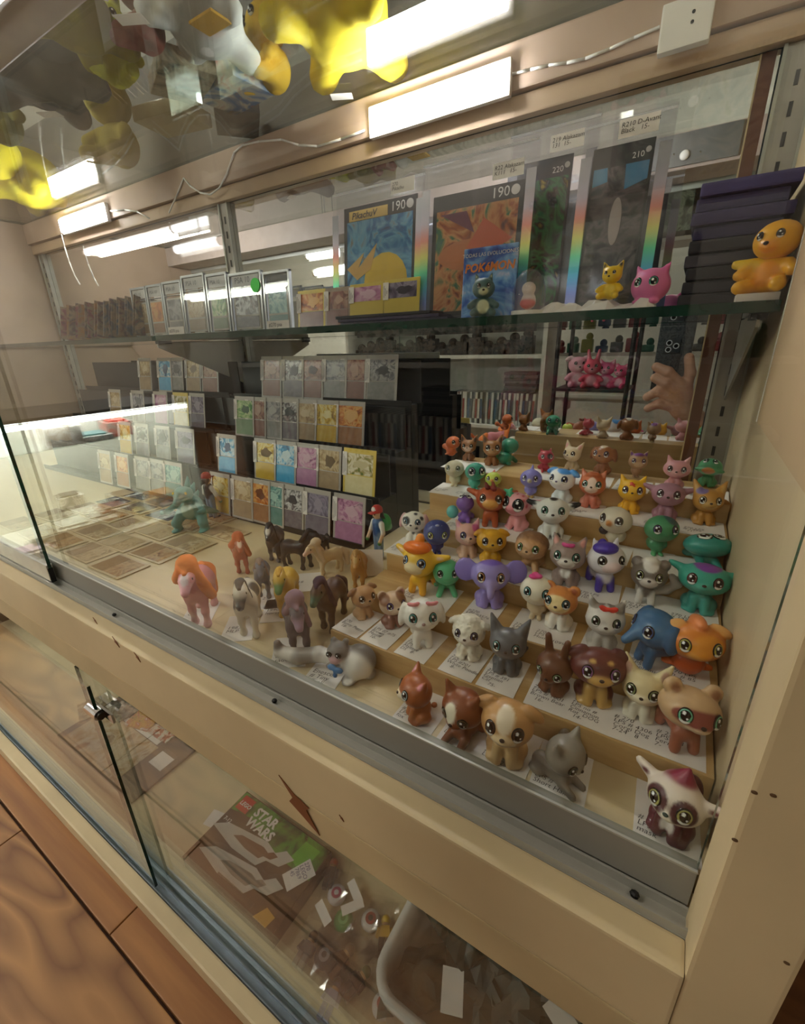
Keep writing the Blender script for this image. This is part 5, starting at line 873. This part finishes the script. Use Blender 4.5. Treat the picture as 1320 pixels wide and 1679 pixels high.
# boards and cards at the left
M4 = [PZ(*q, LF + .006) for q in ((300, 1245), (190, 1337), (100, 1245), (165, 1160))]
x0, x1 = min(q[0] for q in M4), M4[0][0]; t = thing('backing_board', 'grey brown backing board with taped cards at the left of the lower compartment', 'board', ((x0 + x1) / 2, .26, LF + .0004)); a = (x1 - x0) / 2
MB().rbox(-a, a, -.045, .10, 0, .005, .0015).build('board', mat('6a6052', .6), t); MB().box(-a + .02, a - .07, -.04, .05, .005, .0058).build('printed_sheet', art(['8a6a42', 'b09a74', 'c9bca2', '7a5a3a'], 22), t)
MB().box(a - .055, a - .015, .02, .05, .005, .0055).build('price_slip', PAPER, t); MB().box(-a + .005, a - .08, .052, .062, .005, .0055).build('white_margin', WHITE, t)
for i, (dx, dy, c, lab) in enumerate([(-.02, .075, ['3a2a24', 'c9a04a', 'b05a3a', 'd8cfc0'], 'small yellow and brown picture book lying on the backing board'), (.05, .085, ['26262a', 'b0563a', 'd8d2c4', '8a8a30'], 'small dark picture book lying at the right of the backing board'), (-.09, .07, ['4a4a44', '8a8478', 'b5ae9c'], 'greyish picture book lying at the left of the backing board'), (-.16, .03, ['6a6252', '9a9078', 'c9bfa6'], 'faded sleeved print lying left of the backing board')]):
    p = (x0 + x1) / 2 + dx; tag(MB().rbox(-.032, .032, -.024, .024, 0, .004, .0006).build('picture_book', art(c, 45), None, False, (p, .26 + dy, LF + (.0065 if i < 2 else .0066)), (0, 0, .25 - i * .2)), lab, 'book')
ONES = 'zeroth first second third fourth fifth sixth seventh eighth ninth tenth eleventh twelfth thirteenth fourteenth fifteenth sixteenth seventeenth eighteenth nineteenth'.split()
def nth(n):
    if n < 20: return ONES[n]
    t = n // 10; return ['twenty', 'thirty', 'forty', 'fifty', 'sixty', 'seventy', 'eighty'][t - 2] + ('-' + ONES[n % 10] if n % 10 else 'th')
# ================================================================== ACROSS THE AISLE (seen in the mirror)
def real(px, py, yv): return MV(px, py, yv)
yv = 2.6; ry = 2 * YM - yv
xr_ = PY(885, 620, yv)[0] + .012; xl_ = PY(640, 620, yv)[0] - .35; W2 = (xr_ - xl_) / 2
zs = [-.81, -.476, -.07, .34]
bc = thing('bookcase', 'white bookcase with game cases across the aisle, seen in the mirror', 'bookcase', ((xl_ + xr_) / 2, ry, FZ)); WP = mat('d6d3cc', .5, noise=.03)
for s in (-1, 1): MB().rbox(s * W2 - .012, s * W2 + .012, -.3, 0, .0, 1.6, .002).build('side', WP, bc)
MB().box(-W2, W2, -.305, -.295, 0, 1.6).build('back', mat('b5b2ac', .7), bc)
for z in zs + [.75]: MB().rbox(-W2 + .012, W2 - .012, -.295, 0, z - FZ - .02, z - FZ, .002).build('shelf', WP, bc)
random.seed(21)
x = xl_ + .05; k = 0
COLS = ['3a3c40', '55585c', '26282c', '6a6c70', 'c9c9c4', '4a4e52', '2f3438', '7a3a34', 'd6d4cc', '3f4a3f']
gm = [MB().rbox(-.0075, .0075, -.135, 0, 0, .19, .0015).mesh('case', mat(c, .35)) for c in COLS]; sp = [MB().box(-.0065, .0065, 0, .0006, .03, .15).mesh('spine_print', mat(c, .4)) for c in ('b5b5b0', '8a3a34', 'd6d3ca', '3a5a7a', '55585a')]
ORD = ['first', 'second', 'third', 'fourth', 'fifth', 'sixth', 'seventh', 'eighth', 'ninth', 'tenth']
while x < xr_ - .05:
    lean = .32 if 20 < k < 42 else random.uniform(-.01, .06)
    i = 4 + random.choice((0, 4)) * 1 if k > 32 and k % 2 else random.randrange(len(COLS)); i %= len(COLS); o = thing('game_case', '%s upright game case, %s from the left on the middle bookcase shelf' % (['charcoal', 'grey', 'black', 'light grey', 'white', 'dark grey', 'blue black', 'brown red', 'ivory', 'dark green'][i], nth(k + 1)), 'game case', (x, ry - .04, zs[1] + .0003), 0, 'game cases in the white bookcase'); o.rotation_euler = (0, lean, 0); link('case', gm[i % len(gm)], o); link('spine_print', sp[k % 5], o); x += .0165 + (.001 if lean < .1 else .0016); k += 1
for i in range(7):
    o = tag(link('game_case', gm[i % 4], None, (xr_ - .13 + .004 * (i % 3), ry - .03, zs[1] + .0), (0, math.pi / 2, 0)), 'flat game case, %s from the bottom of the pile on the standing ones' % ORD[i], 'game case', 'flat game cases'); o.location = (xr_ - .23 + .004 * (i % 3), ry - .03, zs[1] + .208 + .0155 * i)
for i in range(16):
    x = xl_ + .06 + (xr_ - xl_ - .1) * i / 16; c = ['2a1f1c', '1c1c20', '3a2620', '20262c', '4a3024', '18181c'][i % 6]; s = .035 + .012 * ((i * 7) % 3)
    tag(MB().rbox(-s, s, -.06, .0, 0, .04 + .02 * ((i * 5) % 4), .006).ell((0, -.03, .05 + .02 * ((i * 5) % 4)), (.03, .03, .03), 10).build('shop_figure', art([c, '15151a', '4a3a30', c], 25), None, False, (x, ry - .06, zs[2] + .0002)), 'small dark boxed figure, %s from the left on the upper bookcase shelf' % nth(i + 1), 'toy', 'dark boxed figures in the bookcase')
# dark metal rack with pink plush toys
yr = 2.42; rr = 2 * YM - yr; xa = PY(912, 600, yr)[0]; xb = PY(1033, 600, yr)[0]; zr = PY(965, 638, yr)[2]
t = thing('metal_rack', 'dark metal rack holding pink plush toys across the aisle', 'rack', ((xa + xb) / 2, rr, FZ)); a = (xb - xa) / 2; DK = mat('2a2526', .4, .4)
for sx in (-1, 1):
    for dy in (0, -.3): MB().cyl((sx * a, dy, 0), (sx * a, dy, 1.05), .011, n=10).build('post', DK, t)
for z in (zr, zr + .42, zr - .38): MB().rbox(-a, a, -.3, 0, z - FZ - .015, z - FZ, .003).build('shelf', DK, t)
for i, (px, m_, s_, e_) in enumerate([(935, 'e8a8bc', 'f3d3dc', 'fold'), (962, 'd8506a', 'e8a0b0', 'bunny'), (985, 'e56a9a', 'f0c4d2', 'cat'), (1012, 'd84a7a', 'eab0c4', 'bear')]):
    p = real(px, 635, yr); plush_toy('plush_bear', '%s plush toy on the dark rack seen in the mirror' % ['pale pink', 'crimson', 'rose pink', 'magenta'][i], (p[0], rr - .12 + .03 * (i % 2), zr + .0003), math.pi + .3 * (i - 1.5), (.13 - .012 * i), m_, s_, e_, group='pink plush toys on the dark rack', step=.07)
p = real(965, 560, yr); plush_toy('plush_bear', 'brown plush head toy on the upper shelf of the dark rack', (p[0], rr - .14, zr + .4203), math.pi, .2, 'b08a5a', 'c9a06a', 'bear', step=.08)
# pale wall shelf farther back on the right, with trinkets and framed pictures
yb = 3.1; rb = 2 * YM - yb; xs0, xs1 = PY(900, 560, yb)[0], PY(1150, 560, yb)[0] + .3
for zz, lab in ((PY(1020, 578, yb)[2], 'lower'), (PY(1130, 385, yb)[2], 'upper'), (PY(1020, 655, yb)[2], 'lowest')):
    t = thing('wall_shelf', '%s pale wall shelf behind the dark rack, seen in the mirror' % lab, 'shelf', ((xs0 + xs1) / 2, rb, zz - .02)); MB().rbox(-(xs1 - xs0) / 2, (xs1 - xs0) / 2, -.25, 0, 0, .02, .002).build('board', WP, t)
    for sx in (-1, 1): MB().box(sx * (xs1 - xs0) * .4 - .01, sx * (xs1 - xs0) * .4 + .01, -.25, -.1, -.08, 0).build('support', WP, t)
    if lab == 'lower':
        for i in range(12):
            x = xs0 + .05 + (xs1 - xs0 - .1) * i / 12; c = ['8a2f34', '2f6a5a', '8a8a3a', '3a4a6a', '5a5a5a'][i % 5]
            tag(MB().rbox(-.035, .035, -.05, .0, 0, .04 + .02 * (i % 3), .01).ell((.01, -.02, .055 + .02 * (i % 3)), (.022, .022, .024), 10).build('trinket', mat(c, .4), None, False, (x, rb - .06, zz + .0002)), '%s small figure, %s from the left on the pale wall shelf' % (['red', 'green', 'olive', 'blue', 'grey'][i % 5], nth(i + 1)), 'toy', 'figures on the wall shelf')
    if lab == 'upper':
        for i, (px, c, w_) in enumerate([(1100, ['16181a', '2f4a3a', '8a9a8a', '101214'], .15), (1182, ['3a6a8a', '7fb0c0', 'e0e6e0', '6a9a5a'], .14)]):
            p = real(px, 330, yb); o = thing('framed_picture', ['dark framed picture of pale lines on the wall shelf', 'blue and white picture box on the wall shelf'][i], 'picture', (p[0], rb - .05, zz + .0003), math.pi); MB().rbox(-w_, w_, -.01, .015, 0, .38, .004).build('frame', WHITE if i else mat('3a2f26', .5), o); MB().box(-w_ + .02, w_ - .02, -.013, -.0098, .03, .36).build('picture', art(c, 9, 3), o)
# grey metal plate with a white knob on the inner face of the header
t = thing('lock_plate', 'grey metal plate with white knob on the inside of the header', 'lock', (-.066, .3004, .292)); MB().rbox(-.07, .07, 0, .004, 0, .05, .001).build('plate', mat('8f8d88', .35, .7), t); MB().ell((-.012, .006, .015), (.008, .005, .008), 14).build('knob', WHITE, t, True)
for x_ in (-.03, .012): MB().ell((x_, .0045, .017 - x_ * .1), (.0018, .0012, .0018), 8).build('screw', CHROME, t, True)
# light tubes in the opposite cabinet
for i, (px, py) in enumerate([(548, 443), (535, 432)]):
    p = real(px, py, 2.5 + .12 * i); t = thing('light_tube', ['short white light tube across the aisle, the lower of two', 'short white light tube across the aisle, the upper of two'][i], 'lamp', (p[0], p[1], p[2] + .06 * i)); MB().cyl((-.16, 0, 0), (.16, 0, 0), .018, n=10).build('tube', emitter((1, 1, 1), 6), t)
    for sx in (-1, 1): MB().cyl((sx * .16, 0, 0), (sx * .175, 0, 0), .02, n=10).build('end_cap', WHITE, t)
    MB().box(-.17, .17, -.03, -.018, -.03, .03).build('backplate', WHITE, t); MB().cyl((0, -.024, .03), (0, -.024, 1.75 - p[2] - .06 * i), .004, n=6).build('hanger', ALUD, t)
# ================================================================== PHOTOGRAPHER'S PHONE AND HAND (behind the lens, seen in the mirror)
yp = 2 * YM + .05                                     # depth of their mirror image
c0 = MV(1072, 600, yp); c1 = MV(1130, 600, yp); ztop = MV(1100, 500, yp)[2] - .0; zbot = MV(1100, 625, yp)[2]; wd = c1[0] - c0[0]; py_ = c0[1]
t = thing('phone', 'dark patterned phone held up in one hand, mirrored at the back', 'phone', ((c0[0] + c1[0]) / 2, py_, ztop - (ztop - MV(1100, 640, yp)[2]))); hh = ztop - MV(1100, 640, yp)[2]
MB().rbox(-wd / 2, wd / 2, -.010, 0, 0, hh, .004).build('case', art(['101013', '26272b', '4a4c50', '141418'], 60, 4, .3), t)
zc = MV(1100, 568, yp)[2] - ztop + hh; lx = MV(1103, 568, yp)[0] - (c0[0] + c1[0]) / 2
cb = MB().rbox(lx - .02, lx + .018, 0, .003, zc - .018, zc + .02, .0025).build('camera_block', mat('26262b', .3), t)
for dx, dz in ((-.009, .009), (-.009, -.008), (.008, .001)):
    MB().cyl((lx + dx, .003, zc + dz), (lx + dx, .0052, zc + dz), .0072, n=18).build('lens_ring', mat('c9c9ce', .3), cb); MB().cyl((lx + dx, .0052, zc + dz), (lx + dx, .0056, zc + dz), .005, n=16).build('lens_glass', mat('08080c', .05), cb)
SK = 'c08d74'
def hp(px, py, d): q = MV(px, py, yp - d); return (q[0], min(q[1], -.012 if d else py_), q[2])
def A(px, py, d=0.0): q = MV(px, py, yp); return (q[0], py_ + d, q[2])
fp = [('c', A(1116, 634, -.004), A(1114, 668, -.008), .026, .027, SK), ('e', A(1114, 650, -.001), (.034, .018, .038), SK), ('c', A(1120, 672, -.012), A(1165, 722, -.06), .03, .033, SK), ('c', A(1165, 722, -.06), A(1215, 772, -.16), .033, .04, SK)]
for (a_, b_, c_, r) in [((1114, 628, .01), (1096, 609, .02), (1077, 601, .015), .013), ((1110, 643, .01), (1092, 628, .021), (1075, 619, .016), .0132), ((1104, 654, .008), (1080, 640, .018), (1062, 650, .012), .0128), ((1102, 668, .004), (1080, 661, .016), (1063, 669, .008), .0118), ((1124, 640, -.004), (1132, 612, .004), (1130, 586, .006), .013)]:
    fp += [('c', A(*a_), A(*b_), r * 1.08, r, SK), ('c', A(*b_), A(*c_), r, r * .92, SK)]
ctr = np.array(A(1118, 650, 0)); fp = [(q[0], tuple(np.array(q[1]) - ctr), q[2] if q[0] == 'e' else tuple(np.array(q[2]) - ctr)) + tuple(q[3:]) for q in fp]
o = thing('person', 'bare hand and forearm of the person holding up the phone', 'person', tuple(ctr)); link('hand_and_forearm', blob(fp, (), .0022, .006, 'hand_and_forearm', vcol(.5)), o)
# ================================================================== LIT GLASS COUNTER ON THE LEFT (its glare lies over the left door)
YG = .214; XC = -1.8
def RV(px, py, x): q = PX(px, py, x); return np.array([q[0], 2 * YG - q[1], q[2]])
ya, yb_ = RV(0, 710, XC)[1] + .05, RV(305, 665, XC)[1]; zl = RV(150, 688, XC)[2]; zb = -.67; zsf = RV(150, 727, XC)[2]
t = thing('lit_counter', 'brightly lit glass counter with white interior at the left of the aisle', 'counter', (XC, (ya + yb_) / 2, FZ)); L = (ya - yb_) / 2; LW = mat('e8e6d8', .6, noise=.02)
MB().rbox(-.42, 0, -L, L, 0, zb - FZ - .002, .003).build('base', WHITE, t); MB().box(-.42, -.41, -L, L, zb - FZ, zl - FZ + .02).build('back_panel', LW, t); MB().box(-.42, 0, -L - .01, -L, zb - FZ, zl - FZ + .02).build('end_panel', LW, t); MB().box(-.42, .005, -L - .01, L, zl - FZ + .02, zl - FZ + .03).build('top_panel', mat('3a3a3c', .3), t)
MB().box(-.41, 0, -L, L, zb - FZ - .002, zb - FZ + .004).build('floor_panel', LW, t); MB().rbox(-.012, .004, -L, L, zl - FZ - .004, zl - FZ + .012, .003).build('light_strip', emitter((.97, 1, .95), P_CNT * 2), t); MB().box(-.4, -.02, -L + .01, L - .01, zl - FZ + .014, zl - FZ + .0195).build('added_fill_panel', emitter((.98, 1, .94), P_CNT), t); MB().box(-.36, -.04, -L + .03, L, zsf - FZ - .006, zsf - FZ).build('glass_shelf', GLASS, t)  # the glowing panel under the counter top is added to brighten the interior
IK = 1.35
IT = [(100, 716, -1.9, .07, .05, .05, 'e6e4d8', 'white handheld console standing on the counter shelf', 's'), (193, 712, -1.9, .05, .04, .04, 'd8503a', 'red woven pouch on the counter shelf', 's'), (176, 700, -1.98, .05, .02, .05, 'd8d6d0', 'white sign with red stripe on the counter shelf', 's'), (155, 725, -1.88, .06, .05, .015, '5a8a86', 'teal tray on the counter shelf', 's'),
      (200, 800, -2.0, .06, .05, .07, '4a2f26', 'brown model cannon with wheels on the counter floor', 'f'), (145, 830, -1.95, .12, .06, .05, 'dcd8c8', 'long white carton on the counter floor', 'f'), (185, 835, -1.92, .06, .05, .06, '8a4a34', 'reddish brown box on the counter floor', 'f'), (215, 838, -1.9, .05, .05, .03, 'd8c27a', 'small yellow cards in a heap on the counter floor', 'f'), (120, 868, -1.88, .07, .06, .055, 'd6d4c2', 'white card carton near the counter edge', 'f'), (85, 880, -1.9, .06, .05, .02, '7a7a70', 'grey flat case on the counter floor', 'f'), (45, 885, -1.87, .05, .05, .02, 'c9a9c0', 'pale pink flat case at the near end of the counter', 'f'), (262, 800, -2.0, .07, .05, .04, 'e09a3a', 'orange yellow toy on the counter floor', 'f'), (120, 835, -2.1, .04, .04, .09, '3a3a40', 'dark upright box at the back of the counter', 'f'), (300, 800, -1.95, .07, .06, .02, 'd0a08a', 'pink and yellow cards fanned at the far end of the counter', 'f')]
for px, py, x, sx, sy, h, c, lab, w_ in IT:
    z0 = zsf if w_ == 's' else zb + .0042; p = RV(px, py, x); o = thing('counter_item', lab, 'merchandise', (p[0], min(max(p[1], yb_ + .06), ya - .06), z0 + .0003), .2); sx *= IK * .8; sy *= IK * .8; h *= IK; MB().rbox(-sx, sx, -sy, sy, 0, h, .004).build('box', art([c, c, 'efece0' if c < 'a' else 'b0a898', c], 20), o); MB().rbox(-sx * .7, sx * .7, -sy * .7, sy * .7, h, h + .006, .002).build('lid', mat(c, .5), o)
flush_texts()
for o in bpy.data.objects:
    if o.parent is None: o.location.z += H
